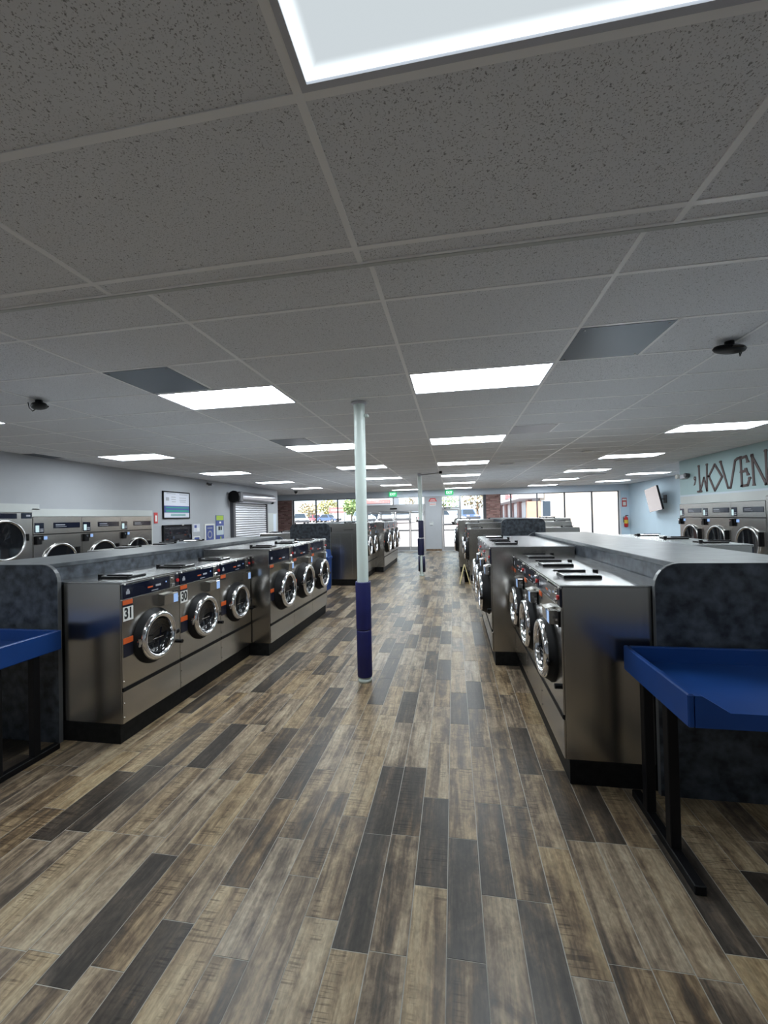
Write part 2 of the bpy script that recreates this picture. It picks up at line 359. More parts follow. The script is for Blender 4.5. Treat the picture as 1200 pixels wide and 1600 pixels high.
# ---------------------------------------------------------------- floor
fl = struct(MB().box(XL2-0.1, XR2+0.1, YB-0.1, YF+0.12, -0.2, -0.0012, 'grout').obj('floor'))
PW, PL_ = 0.1535, 0.6126
me_plank = MB().box(-PW/2+0.0021, PW/2-0.0021, -PL_/2+0.0021, PL_/2-0.0021, -0.004, 0.0, 'plank').mesh('plank')
def in_foot(x, y):
    for a, b, c, d in ((-4.75, -2.75, 2.95, 7.1), (0.85, 2.75, 2.95, 7.1), (-4.9, -2.6, 10.3, 15.7), (0.6, 2.9, 11.1, 15.7)):
        if a+0.1 < x < b-0.1 and c+0.35 < y < d-0.35: return True
    return False
planks = []
for k in range(-60, 51):
    x = 0.083+PW*(k+0.5)
    if x < XL2+0.08 or x > XR2-0.08: continue
    off = random.choice((0.0, 0.2, 0.4, 0.1, 0.3, 0.5))+random.uniform(-0.02, 0.02)
    for j in range(-6, 36):
        y = off+j*PL_
        if y < YB+0.3 or y > YF-0.28 or in_foot(x, y): continue
        if y > YR+0.2 and False: continue
        pr = project((x, y, 0)); score = 1e9
        if pr and -60 < pr[0] < 1260 and pr[1] < 1680:
            hidden = (y > 3.0 and (x > 0.7 or x < -2.6)) or (y > 4.9 and (x > 0.45 or x < -2.3))
            if not hidden: score = pr[2]
        planks.append((score, x, y))
planks.sort()
for sc, x, y in planks[:300]: link('plank', me_plank, fl, (x, y, 0))
mb = MB()
for sc, x, y in planks[300:]:
    mb.box(x-PW/2+0.0021, x+PW/2-0.0021, y-PL_/2+0.0021, y+PL_/2-0.0021, -0.004, 0.0, 'plank')
o = mb.obj('planks', fl); o['kind'] = 'stuff'

# ---------------------------------------------------------------- ceiling
ce = struct(MB().box(XL2-0.1, XR2+0.1, YN+0.02, YF+0.1, ZC+0.03, ZC+0.10, 'tbar').box(XL2-0.1, XR2+0.1, YB-0.1, YN+0.02, ZN+0.03, ZN+0.10, 'tbar').box(XL2, XR2, YN, YN+0.02, ZN-0.004, ZC+0.05, 'paint_white').obj('ceiling'))
LIGHTS = {}     # (column, row) of lamps in the far ceiling
for c_ in (-5, -2, 0, 3):
    for r_ in (2, 7, 12, 17, 22, 27):
        if c_ == -5 and r_ > 22: continue
        LIGHTS[(c_, r_)] = 1
LIGHTS[(5, 20)] = 1; LIGHTS[(5, 25)] = 1
HALF = {(1, 1): 'dark', (-2, 1): 'dark', (-2, 6): 'dark', (1, 6): 'pale', (-6, 6): 'dark', (4, 6): 'dark'}   # square plates in half a bay
def inside(x, y):
    if y < YR: return XL-0.35 < x < XR+0.35
    if y < YL: return XL-0.35 < x < XR2+0.1
    return True
tiles = []; grid = MB()
me_tile = MB().box(-TW/2+0.010, TW/2-0.010, -TD/2+0.010, TD/2-0.010, 0.0, 0.03, 'ceiling_tile').mesh('ceiling_tile')
me_half = MB().box(-TW/4+0.010, TW/4-0.010, -TD/2+0.010, TD/2-0.010, 0.0, 0.03, 'ceiling_tile').mesh('ceiling_tile_half')
for i in range(-8, 8):
    for j in range(-1, 30):
        x, y = GX+(i+0.5)*TW, GY+(j+0.5)*TD
        if y+TD/2 > YF+0.02 or not inside(x, y) or (i, j) in LIGHTS: continue
        if j == -1: y += 0.02
        pr = project((x, y, ZC)); sc = pr[2] if pr and -150 < pr[0] < 1350 else 100+y
        if (i, j) in HALF: tiles.append((sc, x+TW/4, y, ZC+0.004, me_half))
        else: tiles.append((sc, x, y, ZC+0.004, me_tile))
NEARL = [(0, -1), (-2, -1), (-5, -1), (3, -1)]
nearY = [(1.61, 1.71), (1.0, 1.61), (0.39, 1.0), (-0.22, 0.39), (-0.83, -0.22), (-1.44, -0.83), (-2.05, -1.44), (-2.6, -2.05)]
me_strip = MB().box(-TW/2+0.010, TW/2-0.010, -0.05+0.006, 0.05-0.006, 0.0, 0.03, 'ceiling_tile').mesh('ceiling_tile_strip')
for i in range(-6, 6):
    for k, (a, b) in enumerate(nearY):
        x, y = GX+(i+0.5)*TW, (a+b)/2
        if not inside(x, y) or (k == 2 and i in (-5, -2, 0, 3)): continue
        pr = project((x, y, ZN)); sc = pr[2] if pr and pr[1] > -400 else 100
        if k == 0: tiles.append((sc, x, y, ZN+0.004, me_strip))
        else: tiles.append((sc, x, y, ZN+0.004, me_tile))
tiles.sort(key=lambda t: t[0])
for sc, x, y, z, me in tiles[:298]: link('ceiling_tile', me, ce, (x, y, z))
mb = MB()
for sc, x, y, z, me in tiles[298:]:
    hw = TW/2-0.010 if me is not me_half else TW/4-0.010
    hd = TD/2-0.010 if me is not me_strip else 0.044
    mb.box(x-hw, x+hw, y-hd, y+hd, z, z+0.03, 'ceiling_tile')
o = mb.obj('ceiling_tiles', ce); o['kind'] = 'stuff'
B_ = 0.012
for i in range(-8, 9):
    x = GX+i*TW
    y0 = YN if XL-0.1 < x < XR+0.1 else (YR if x > 0 else YL)
    grid.box(x-B_, x+B_, y0, YF, ZC, ZC+0.02, 'tbar')
    if XL-0.1 < x < XR+0.1: grid.box(x-B_, x+B_, YB, YN, ZN, ZN+0.02, 'tbar')
for j in range(0, 30):
    y = GY+j*TD
    if y < YF: grid.box(XL if y < YL else XL2, XR if y < YR else XR2, y-B_, y+B_, ZC+0.0005, ZC+0.02, 'tbar')
for a, b in nearY: grid.box(XL, XR, a-B_, a+B_, ZN+0.0005, ZN+0.02, 'tbar')
grid.box(XL, XR, YN-0.012, YN+0.004, ZN-0.001, ZN+0.03, 'tbar')
for (i, j) in HALF:
    x = GX+(i+0.5)*TW; y = GY+(j+0.5)*TD; grid.box(x-B_, x+B_, y-TD/2, y+TD/2, ZC+0.0005, ZC+0.02, 'tbar')
grid.obj('ceiling_grid', ce)

def lamp(x, y, z, label, mat='lamp', tmpl={}):
    t = thing('ceiling_light', label, 'ceiling light', (x, y, z), 0, 'flat ceiling light panels')
    if mat not in tmpl:
        hw, hd, b = TW/2-0.013, TD/2-0.013, 0.012 if mat == 'lamp' else 0.018
        f = MB()
        f.box(-hw, hw, -hd, -hd+b, -0.004, 0.025, 'lamp_frame').box(-hw, hw, hd-b, hd, -0.004, 0.025, 'lamp_frame')
        f.box(-hw, -hw+b, -hd+b, hd-b, -0.004, 0.025, 'lamp_frame').box(hw-b, hw, -hd+b, hd-b, -0.004, 0.025, 'lamp_frame')
        d = MB().add([(-hw+b, -hd+b, 0.004), (hw-b, -hd+b, 0.004), (hw-b, hd-b, 0.004), (-hw+b, hd-b, 0.004)], [(0, 3, 2, 1)], mat)
        tmpl[mat] = (f.mesh('frame'), d.mesh('diffuser'))
    link('frame', tmpl[mat][0], t); link('diffuser', tmpl[mat][1], t)
rowname = {-5: 'over the aisle by the shutter wall', -2: 'between centre aisle and shutter wall', 0: 'straight above the centre aisle', 3: 'over the aisle by the lettered wall', 5: 'above the television alcove'}
for (i, j) in LIGHTS:
    rows = sorted([r for (c, r) in LIGHTS if c == i], reverse=True); n = rows.index(j)
    lamp(GX+(i+0.5)*TW, GY+(j+0.5)*TD, ZC, 'flat white ceiling light, %s from the storefront, run %s' % (ORD[n], rowname[i]))
for i in (-5, -2, 0, 3):  # all but the aisle panel are unseen, added to light the near area
    lamp(GX+(i+0.5)*TW, 0.695, ZN, {0: 'large edge-lit light panel in the lower ceiling above the aisle', -5: 'added light panel, out of view, in the lower ceiling by the shutter wall', -2: 'added light panel, out of view, in the lower ceiling over the shutter-side blue table', 3: 'added light panel, out of view, in the lower ceiling by the lettered wall'}[i], 'lamp_edge_lit' if i == 0 else 'lamp')
platelab = {(1, 1): 'dark grey square ceiling plate beside the black puck over the lettered-wall island', (-2, 1): 'dark grey square ceiling plate touching a light corner, near padded column', (-2, 6): 'small dark square ceiling plate in the second light bay behind column', (1, 6): 'pale square ceiling plate beside a light above the centre aisle', (-6, 6): 'dark square ceiling plate near the dryers on the shutter wall', (4, 6): 'dark greenish square ceiling plate near the woven lettering'}
for (i, j), k in HALF.items():
    x, y = GX+(i+0.25)*TW, GY+(j+0.5)*TD
    t = thing('ceiling_plate', platelab[(i, j)], 'ceiling plate', (x, y, ZC))
    m_ = 'panel_metal' if k == 'dark' else 'panel_pale'
    part(t, 'plate', MB().box(-TW/4+0.013, TW/4-0.013, -TD/2+0.013, TD/2-0.013, -0.002, 0.01, m_))
    sc_ = MB()
    for sx in (-1, 1):
        for sy in (-1, 1): sc_.cyl((sx*0.26, sy*0.26, 0), 0.008, -0.005, -0.002, 'dull_chrome', 8)
    part(t, 'screws', sc_)

# ---------------------------------------------------------------- walls
BR = 0.12
wl = struct(MB().box(XL-0.15, XL, 9.06, YL, -0.003, 2.0, 'paint_grey').box(XL-0.45, XL, YB, YL, 2.0, ZC+0.03, 'paint_grey').box(XL-0.45, XL-0.30, YB, 9.06, -0.003, 2.0, 'paint_grey').box(XL-0.30, XL-0.15, 9.02, 9.06, -0.003, 2.0, 'paint_grey').obj('wall_left'))
struct(MB().box(XL2-0.15, XL2, YL-0.15, YF, -0.003, ZC+0.03, 'paint_grey').box(XL2, XL-0.15, YL-0.15, YL, -0.003, ZC+0.03, 'paint_grey').obj('wall_left_recess'))
wr = struct(MB().box(XR, XR+0.45, YB, YR, 1.965, ZC+0.03, 'paint_bay').box(XR+0.30, XR+0.45, YB, YR, -0.003, 1.965, 'paint_bay').obj('wall_right'))
part(wr, 'paint_stripe', MB().box(XR-0.004, XR, 1.0, YR-0.02, 2.10, ZC, 'paint_teal'))
part(wr, 'white_surround', MB().box(XR-0.012, XR, YB, YR-0.03, 1.965, 2.06, 'paint_white').box(XR-0.012, XR+0.01, 8.56, YR-0.03, 1.88, 1.965, 'paint_white'))
struct(MB().box(XR2, XR2+0.15, YR-0.15, YF, -0.003, ZC+0.03, 'paint_blue').box(XR+0.45, XR2, YR-0.15, YR, -0.003, ZC+0.03, 'paint_blue').obj('wall_right_recess'))
struct(MB().box(XL-0.15, XR+0.15, YB-0.15, YB, -0.003, ZC+0.03, 'paint_grey').obj('wall_back'))
part(wl, 'white_surround', MB().box(XL, XL+0.02, YB, 6.25, 2.0, 2.10, 'paint_white').box(XL-0.02, XL+0.02, YB, 6.12, 1.96, 2.0, 'paint_white').box(XL-0.02, XL+0.02, 6.12, 9.06, 1.88, 2.02, 'paint_white').box(XL-0.02, XL+0.02, 9.022, 9.06, 0.0, 1.88, 'paint_white'))
# storefront wall
HB = 2.68
wf = MB().box(XL2, XR2, YF, YF+0.15, HB, ZC+0.03, 'paint_header')
wf.box(-1.36, -0.60, YF, YF+0.15, 0.0, HB, 'paint_grey').box(7.47, XR2, YF, YF+0.15, 0.0, HB, 'paint_blue')
wf = struct(wf.obj('wall_front'))
def bricks(parent, x0, x1, y0, y1, z0, z1, mat, bl=0.2, bh=0.067):
    core = part(parent, 'brick_pier', MB().box(x0+0.006, x1-0.006, y0+0.006, y1-0.006, z0, z1, 'grout'))
    m = MB(); nz = int((z1-z0)/bh)
    for k in range(nz):
        off = 0 if k % 2 == 0 else bl/2; x = x0-off
        while x < x1-0.01:
            a, b = max(x0, x), min(x1, x+bl-0.010)
            if b-a > 0.02: m.box(a, b, y0+random.uniform(-0.006, 0.0), y1, z0+k*bh, z0+(k+1)*bh-0.010, mat)
            x += bl
    q = m.obj('bricks', core) if core.parent and core.parent.parent is None else m.obj('bricks', parent)
    q['kind'] = 'stuff'
bricks(wf, XL2+0.005, -8.26, YF-0.02, YF+0.2, 0.0, HB, 'brick')
bricks(wf, 1.55, 2.2, YF-0.02, YF+0.2, 0.0, HB, 'brick')
wn = [0]
def window(name, xs, z0, z1, fr='frame_dark', fw=0.028, kind=True):
    """storefront glazing: frame posts at xs, one pane between each pair"""
    f = MB()
    for x in xs: f.box(x-fw, x+fw, YF+0.02, YF+0.11, z0, z1, fr)
    f.box(xs[0], xs[-1], YF+0.02, YF+0.11, z0, z0+0.05, fr).box(xs[0], xs[-1], YF+0.02, YF+0.11, z1-0.035, z1, fr)
    o = struct(f.obj(name))
    for a, b in zip(xs, xs[1:]): part(o, 'pane', MB().box(a+fw, b-fw, YF+0.06, YF+0.07, z0+0.05, z1-0.035, 'pane_glass'))
    return o
struct(MB().box(-8.26, -4.40, YF, YF+0.15, 0, 0.12, 'paint_grey').box(2.2, 7.47, YF, YF+0.15, 0, 0.12, 'paint_grey').box(0.31, 1.55, YF, YF+0.15, 0, 0.12, 'paint_grey').obj('baseboard_front'))
window('window_1', [-8.19, -6.97, -5.82, -4.60], 0.12, HB)
window('window_2', [2.2, 2.70, 3.89, 5.11, 6.30, 7.44], 0.12, HB)
window('window_3', [0.34, 1.43], 0.12, HB, 'aluminium')
struct(MB().box(1.43, 1.55, YF, YF+0.15, 0.12, HB, 'frame_dark').box(-8.26, -8.21, YF, YF+0.15, 0.12, HB, 'frame_light').box(7.44, 7.50, YF-0.02, YF+0.15, 0.1, HB, 'frame_light').box(-4.58, -4.38, YF, YF+0.15, 0.12, HB, 'frame_light').obj('trim_1'))
# automatic sliding entrance
window('window_4', [-4.36, -2.95, -1.38], 2.27, HB, 'aluminium')
d1 = struct(MB().box(-4.36, -1.36, YF-0.06, YF+0.13, 1.95, 2.27, 'aluminium').box(-4.36, -4.30, YF, YF+0.13, 0, 1.95, 'aluminium').box(-1.42, -1.36, YF, YF+0.13, 0, 1.95, 'aluminium').box(-4.3, -1.42, YF, YF+0.13, -0.003, 0.012, 'aluminium').obj('door_1'))
for k, (a, b) in enumerate(((-4.29, -3.60), (-3.58, -2.87), (-2.85, -2.14), (-2.12, -1.43))):
    y = YF+0.03+0.045*(k in (1, 2)); f = MB(); s_ = 0.045
    f.box(a, a+s_, y, y+0.035, 0.02, 1.94, 'aluminium').box(b-s_, b, y, y+0.035, 0.02, 1.94, 'aluminium').box(a+s_, b-s_, y, y+0.035, 0.02, 0.22, 'aluminium').box(a+s_, b-s_, y, y+0.035, 1.87, 1.94, 'aluminium').box(a+s_, b-s_, y, y+0.035, 0.98, 1.06, 'aluminium')
    lf = part(d1, 'door_leaf', f)
    for z0, z1 in ((0.22, 0.98), (1.06, 1.87)): part(lf, 'pane', MB().box(a+s_, b-s_, y+0.014, y+0.02, z0, z1, 'pane_glass'))
part(d1, 'motion_sensor', MB().box(-3.1, -2.75, YF-0.11, YF-0.06, 2.08, 2.15, 'black', 0.01))
part(d1, 'header_track', MB().box(-3.7, -2.0, YF-0.075, YF-0.06, 1.965, 1.985, 'frame_dark'))
# single glass door
d2 = struct(MB().box(-0.60, -0.54, YF, YF+0.13, 0, HB, 'aluminium').box(0.27, 0.33, YF, YF+0.13, 0, HB, 'aluminium').box(-0.54, 0.27, YF, YF+0.13, 2.05, 2.13, 'aluminium').box(-0.54, 0.27, YF, YF+0.13, HB-0.04, HB, 'aluminium').box(-0.54, 0.27, YF, YF+0.13, -0.003, 0.012, 'aluminium').obj('door_2'))
f = MB(); a, b = -0.53, 0.26
f.box(a, a+0.07, YF+0.04, YF+0.08, 0.02, 2.04, 'aluminium').box(b-0.07, b, YF+0.04, YF+0.08, 0.02, 2.04, 'aluminium').box(a+0.07, b-0.07, YF+0.04, YF+0.08, 0.02, 0.2, 'aluminium').box(a+0.07, b-0.07, YF+0.04, YF+0.08, 1.95, 2.04, 'aluminium')
lf = part(d2, 'door_leaf', f); part(lf, 'pane', MB().box(a+0.07, b-0.07, YF+0.057, YF+0.063, 0.2, 1.95, 'pane_glass')); part(lf, 'push_bar', MB().box(a+0.06, b-0.06, YF+0.0, YF+0.035, 0.98, 1.04, 'aluminium', 0.01))
part(d2, 'transom_pane', MB().box(-0.54, 0.27, YF+0.057, YF+0.063, 2.13, HB-0.04, 'pane_glass'))
part(d2, 'door_closer', MB().box(-0.45, -0.15, YF-0.05, YF, 2.05, 2.12, 'frame_dark', 0.01))
struct(MB().box(-1.36, -0.60, YF-0.012, YF, 0, 0.10, 'bark').obj('baseboard_wall'))
# roof over the store, unseen, added to keep the sun from leaking in
struct(MB().box(XL2-0.4, XR2+0.4, YB-0.4, YF+0.6, ZC+0.35, ZC+0.8, 'fascia').box(XL2-0.3, XR2+0.3, YF+0.15, YF+0.6, ZC+0.03, ZC+0.35, 'fascia').obj('sun_block_roof'))

# ---------------------------------------------------------------- laundry machines (local: front at y=0 facing -y, x to the viewer's right, z=0 on the plinth)
def door_parts(t, cx, cz, rg, ro, pr, name='door'):
    ri = ro*0.74
    g = MB().lathe([(rg, 0.004), (rg, -0.012), (rg*0.965, -0.02), (ro*1.03, -pr*0.55), (ro*0.98, -pr*0.75)], 'rubber', 36, (cx, 0, cz))
    part(t, 'door_gasket', g)
    rw = (ro-ri)/2; rm = (ro+ri)/2; prof = [(ro*0.96, -pr*0.55)]
    for k in range(9):
        a = -0.35+k*(PI+0.7)/8; prof.append((rm+rw*math.cos(a), -pr*0.72-0.028*math.sin(a)))
    prof.append((ri*0.97, -pr*0.5))
    d = part(t, 'door', MB().lathe(prof, 'chrome', 40, (cx, 0, cz)))
    gl = [(ri, -pr*0.62)]+[(ri*math.cos(a), -pr*0.62+ri*0.28*math.sin(a)) for a in (0.3, 0.6, 0.9, 1.2, 1.45)]+[(1e-5, -pr*0.62+ri*0.28)]
    part(d, 'glass', MB().lathe(gl, 'drum_glass', 36, (cx, 0, cz)))
    h = MB().box(cx-ro-0.03, cx-ro+0.02, -pr*0.85, -pr*0.45, cz-0.022, cz+0.012, 'dull_chrome', 0.006).cyl((cx-ro-0.018, -pr*0.7, cz), 0.011, -0.035, 0.028, 'dull_chrome', 10)
    part(d, 'hinge', h)
    part(d, 'latch_bar', MB().box(cx-ro*0.95, cx-ri*0.35, -pr*0.78, -pr*0.68, cz-0.05, cz-0.03, 'black', 0.004).box(cx-ri*0.5, cx+ri*0.35, -pr*0.72, -pr*0.66, cz-0.022, cz-0.016, 'chrome'))
    part(t, 'door_handle', MB().box(cx+ro-0.01, cx+ro+0.05, -pr*0.95, -pr*0.7, cz-0.05, cz-0.01, 'black', 0.008))
    part(t, 'door_stop', MB().cyl((cx+rg+0.085, 0, cz-0.15), 0.017, -0.045, 0.0, 'black', 10, 'y'))
def sticker(t, name, x0, x1, z0, z1, mat, lab=None):
    p = part(t, name, MB().box(x0, x1, -0.003, 0.0005, z0, z1, mat))
    if lab: p['label'] = lab
    return p
def make_washer(kind, lab, number=None):
    W, H, D, zp0, zp1, zs, cz, rg, ro, pr = {
        'A': (0.690, 1.115, 0.672, 0.975, 1.085, 0.27, 0.607, 0.232, 0.205, 0.075),
        'B': (0.785, 1.205, 0.92, 1.005, 1.178, 0.24, 0.625, 0.275, 0.240, 0.125),
        'C': (0.835, 1.430, 0.76, 1.210, 1.390, 0.30, 0.760, 0.300, 0.265, 0.130),
        'D': (1.050, 1.420, 1.05, 1.200, 1.380, 0.32, 0.760, 0.350, 0.310, 0.140),
        'E': (0.900, 1.340, 0.98, 1.120, 1.300, 0.28, 0.700, 0.290, 0.255, 0.125)}[kind]
    t = thing('front_load_washer', lab, 'washing machine')
    hx = W/2-0.0025
    part(t, 'cabinet', MB().box(-hx, hx, 0.012, D, 0.0, H-0.012, 'steel', 0.004))
    part(t, 'front_panel', MB().box(-hx, hx, 0.0, 0.012, zs+0.012, zp0-0.006, 'steel', 0.002))
    part(t, 'lower_panel', MB().box(-hx, hx, 0.0, 0.012, 0.004, zs-0.018, 'steel', 0.002))
    part(t, 'trim_strip', MB().box(-hx+0.01, hx-0.004, -0.004, 0.012, zs-0.016, zs+0.012, 'rubber'))
    part(t, 'top_panel', MB().box(-hx, hx, -0.002, D, H-0.012, H, 'steel_top', 0.003))
    part(t, 'front_rail', MB().box(-hx, hx, -0.003, 0.012, zp1+0.004, H-0.0125, 'steel_top', 0.003))
    sc = MB()
    for x in (-hx+0.03, 0.0, hx-0.03): sc.cyl((x, 0, H-0.022 if kind == 'A' else H-0.02), 0.0075, -0.008, -0.003, 'white_label', 8, 'y')
    for z in (0.05, 0.16, zs+0.06): sc.cyl((-hx+0.016, 0, z), 0.006, -0.004, 0.0, 'dull_chrome', 8, 'y')
    part(t, 'screws', sc)
    if kind == 'A':
        cp = part(t, 'control_panel', MB().box(-hx+0.008, 0.207, -0.004, 0.011, zp0, zp1, 'navy_plate', 0.002))
        part(cp, 'print', MB().box(-0.30, -0.262, -0.005, -0.004, zp0+0.035, zp0+0.06, 'grey_ink').box(-0.292, -0.27, -0.005, -0.004, zp0+0.06, zp0+0.075, 'grey_ink').box(-0.065, -0.005, -0.005, -0.004, zp0+0.045, zp0+0.057, 'orange_label').box(0.03, 0.095, -0.005, -0.004, zp0+0.045, zp0+0.062, 'grey_ink').box(-0.02, 0.06, -0.005, -0.004, zp0+0.014, zp0+0.02, 'grey_ink').box(0.155, 0.17, -0.005, -0.004, zp0+0.06, zp0+0.072, 'screen_blue'))
        part(t, 'coin_slot', MB().box(0.212, 0.276, -0.006, 0.011, zp0, zp1, 'steel', 0.002).box(0.226, 0.262, -0.022, -0.006, zp0+0.012, zp0+0.038, 'chrome', 0.006).cyl((0.244, 0, zp1-0.03), 0.012, -0.015, -0.006, 'chrome', 10, 'y'))
        sb = part(t, 'stop_plate', MB().box(0.280, hx-0.006, -0.004, 0.011, zp0, zp1, 'navy_plate_matt', 0.002))
        b_ = part(sb, 'stop_button', MB().cyl((0.310, 0, zp0+0.055), 0.016, -0.016, -0.004, 'red_button', 14, 'y')); b_['label'] = 'round red stop button'
    else:
        cp = part(t, 'control_panel', MB().box(-hx+0.008, hx-0.16, -0.005, 0.011, zp0, zp1, 'navy_plate', 0.002))
        part(cp, 'print', MB().box(-hx+0.03, -hx+0.075, -0.006, -0.005, zp0+0.06, zp0+0.09, 'grey_ink').box(0.0, 0.08, -0.006, -0.005, zp0+0.04, zp0+0.056, 'grey_ink').box(-0.11, -0.03, -0.006, -0.005, zp0+0.04, zp0+0.052, 'orange_label'))
        part(t, 'coin_slot', MB().box(hx-0.155, hx-0.075, -0.007, 0.011, zp0, zp1, 'steel', 0.002).box(hx-0.135, hx-0.095, -0.022, -0.007, zp0+0.03, zp0+0.06, 'chrome', 0.006))
        sb = part(t, 'stop_plate', MB().box(hx-0.07, hx-0.006, -0.005, 0.011, zp0, zp1, 'navy_plate_matt', 0.002))
        b_ = part(sb, 'stop_button', MB().cyl((hx-0.04, 0, zp0+0.08), 0.017, -0.018, -0.005, 'red_button', 14, 'y')); b_['label'] = 'round red stop button'
    rx = 0.068 if kind == 'A' else hx-0.30
    rz = zp0-0.03
    cr = part(t, 'card_reader', MB().prism([(0.0, rz-0.11), (-0.055, rz-0.10), (-0.062, rz-0.015), (0.0, rz)], rx, rx+0.115, 'steel', 'yz'))
    part(cr, 'screen_housing', MB().box(rx+0.119, rx+0.19, -0.054, 0.0, rz-0.108, rz-0.012, 'steel', 0.005)); scn = part(cr, 'screen', MB().box(rx+0.126, rx+0.183, -0.056, -0.054, rz-0.098, rz-0.022, 'screen_blue')); scn['label'] = 'glowing blue card screen'
    part(cr, 'card_slot', MB().box(rx+0.19, rx+0.245, -0.012, 0.0, rz-0.11, rz-0.005, 'black_gloss', 0.003).box(rx+0.2, rx+0.235, -0.026, -0.012, rz-0.07, rz-0.055, 'chrome'))
    sticker(t, 'warning_label', -hx+0.012, -hx+0.11, zp0-0.046, zp0-0.010, 'orange_label', 'orange warning label')
    sticker(t, 'instruction_label', -hx+0.012, -hx+0.11, zp0-0.062, zp0-0.046, 'navy_plate_matt')
    sticker(t, 'warning_label', -hx+0.012, -hx+0.11, cz+0.015, cz+0.06, 'orange_label', 'orange warning label')
    sticker(t, 'instruction_label', -hx+0.012, -hx+0.11, cz-0.09, cz+0.015, 'navy_plate_matt')
    if number:
        npz = zp0-0.062
        p = sticker(t, 'number_plate', -hx+0.014, -hx+0.115, npz-0.112, npz-0.002, 'white_label', 'white plate reading %s' % number)
        text_part(p, 'digits', number, 0.115, 'ink', (-hx+0.0645, -0.0036, npz-0.057), (0.75, 1, 1))
    door_parts(t, 0.0, cz, rg, ro, pr)
    # soap box lid on top
    ly, lw, ld = 0.10, 0.21, 0.25
    l = part(t, 'soap_box_lid', MB().box(-0.17, -0.17+lw, ly, ly+ld, H+0.012, H+0.022, 'steel_top', 0.004).box(-0.172, -0.168+lw, ly-0.004, ly+ld+0.004, H, H+0.013, 'black', 0.003))
    part(l, 'lid_handle', MB().box(-0.165, -0.14, ly-0.03, ly+ld*0.8, H+0.022, H+0.034, 'black', 0.004).cyl((-0.1525, ly+ld+0.02, H+0.022), 0.02, -0.022, 0.014, 'black', 12))
    return t, W
WMESH = {}
def washer(kind, loc, rz, label, group, number=None):
    key = (kind, number)
    if key not in WMESH:
        t, W_ = make_washer(kind, label, number); t.location = loc; t.rotation_euler = (0, 0, rz); t['group'] = group; WMESH[key] = t; return t
    return copy_tree(WMESH[key], loc, rz, label, group)
WID = {'A': 0.690, 'B': 0.785, 'C': 0.835, 'D': 1.050, 'E': 0.900}
DEP = {'A': 0.672, 'B': 0.92, 'C': 0.76, 'D': 1.05, 'E': 0.98}
ZPL = 0.155
SIZE = {'A': 'low', 'B': 'tall', 'C': 'large', 'D': 'extra-large', 'E': 'mid-size'}
def bank(kind, n, y0, off, cx, side, labf, group, numbers=None, plab=''):
    """side +1: faces +x, -1: faces -x"""
    W_ = WID[kind]; xf = cx+side*off
    for k in range(n):
        y = y0+W_*(k+0.5)
        washer(kind, (xf, y, ZPL), side*PI/2, labf(k), group, numbers[k] if numbers else None)
    a, b = xf-side*0.03, xf-side*(DEP[kind]-0.01)
    p = MB().box(a, b, y0+0.004, y0+n*W_-0.004, 0.0, ZPL, 'plinth', 0.003)
    q = p.obj('plinth_base'); tag(q, plab, 'plinth')
    return y0+n*W_
CL, CR = -3.665, 1.745
def island_end(cx, y, zt, lab, hw=0.54, r=0.14, th=0.03):
    poly = [(cx-hw, 0.0), (cx+hw, 0.0)]
    for k in range(7): a = k*PI/12; poly.append((cx+hw-r+r*math.cos(a), zt-r+r*math.sin(a)))
    for k in range(7): a = PI/2+k*PI/12; poly.append((cx-hw+r+r*math.cos(a), zt-r+r*math.sin(a)))
    m = MB().prism(poly, y, y+th, 'laminate')
    # edge band along the outline
    inner = poly[1:]+poly[:1]
    return m, poly
def island(cx, y0, y1, zt, side_name, which, hw=0.54, zlow=1.0):
    r = 0.14
    t = thing('island_counter', 'long dark slate laminate counter top along the %s' % side_name, 'counter', (cx, y0+0.03, 0))
    def endp(y, lab, front):
        p = thing('end_panel', lab, 'panel', (0, 0, 0)); m, poly = island_end(cx, y, zt, ''); part(p, 'board', m)
        if front:
            e = MB(); pts = poly[1:]+[poly[0]]
            for (a, b) in zip(pts, pts[1:]):
                d = Vector((b[0]-a[0], b[1]-a[1])); nrm = Vector((d.y, -d.x)).normalized()*0.004
                vs = [(a[0], y-0.001, a[1]), (b[0], y-0.001, b[1]), (b[0]+nrm.x, y-0.001, b[1]+nrm.y), (a[0]+nrm.x, y-0.001, a[1]+nrm.y)]
                vs += [(q[0], y+0.03, q[2]) for q in vs]
                e.add(vs, [(0, 1, 2, 3), (4, 7, 6, 5), (3, 2, 6, 7), (0, 4, 5, 1)], 'edge_band')
            part(p, 'edge_banding', e)
    endp(y0, 'round-cornered dark slate end panel %s, %s' % (which, side_name), True)
    endp(y1-0.03, 'round-cornered dark slate panel at the storefront end, %s' % side_name, False)
    X = MB(); Y1 = y1-y0-0.06; h_ = hw-r
    part(t, 'counter_top', X.box(-h_-0.006, h_+0.006, 0.0, Y1, zt-0.035, zt, 'laminate_sheen', 0.004))
    part(t, 'counter_side', MB().box(-h_, -h_+0.02, 0.0, Y1, 0.0, zt-0.035, 'laminate')); part(t, 'counter_side', MB().box(h_-0.02, h_, 0.0, Y1, 0.0, zt-0.035, 'laminate'))
    return t
near = {'L': 'roller shutter', 'R': 'WOVEN lettering'}
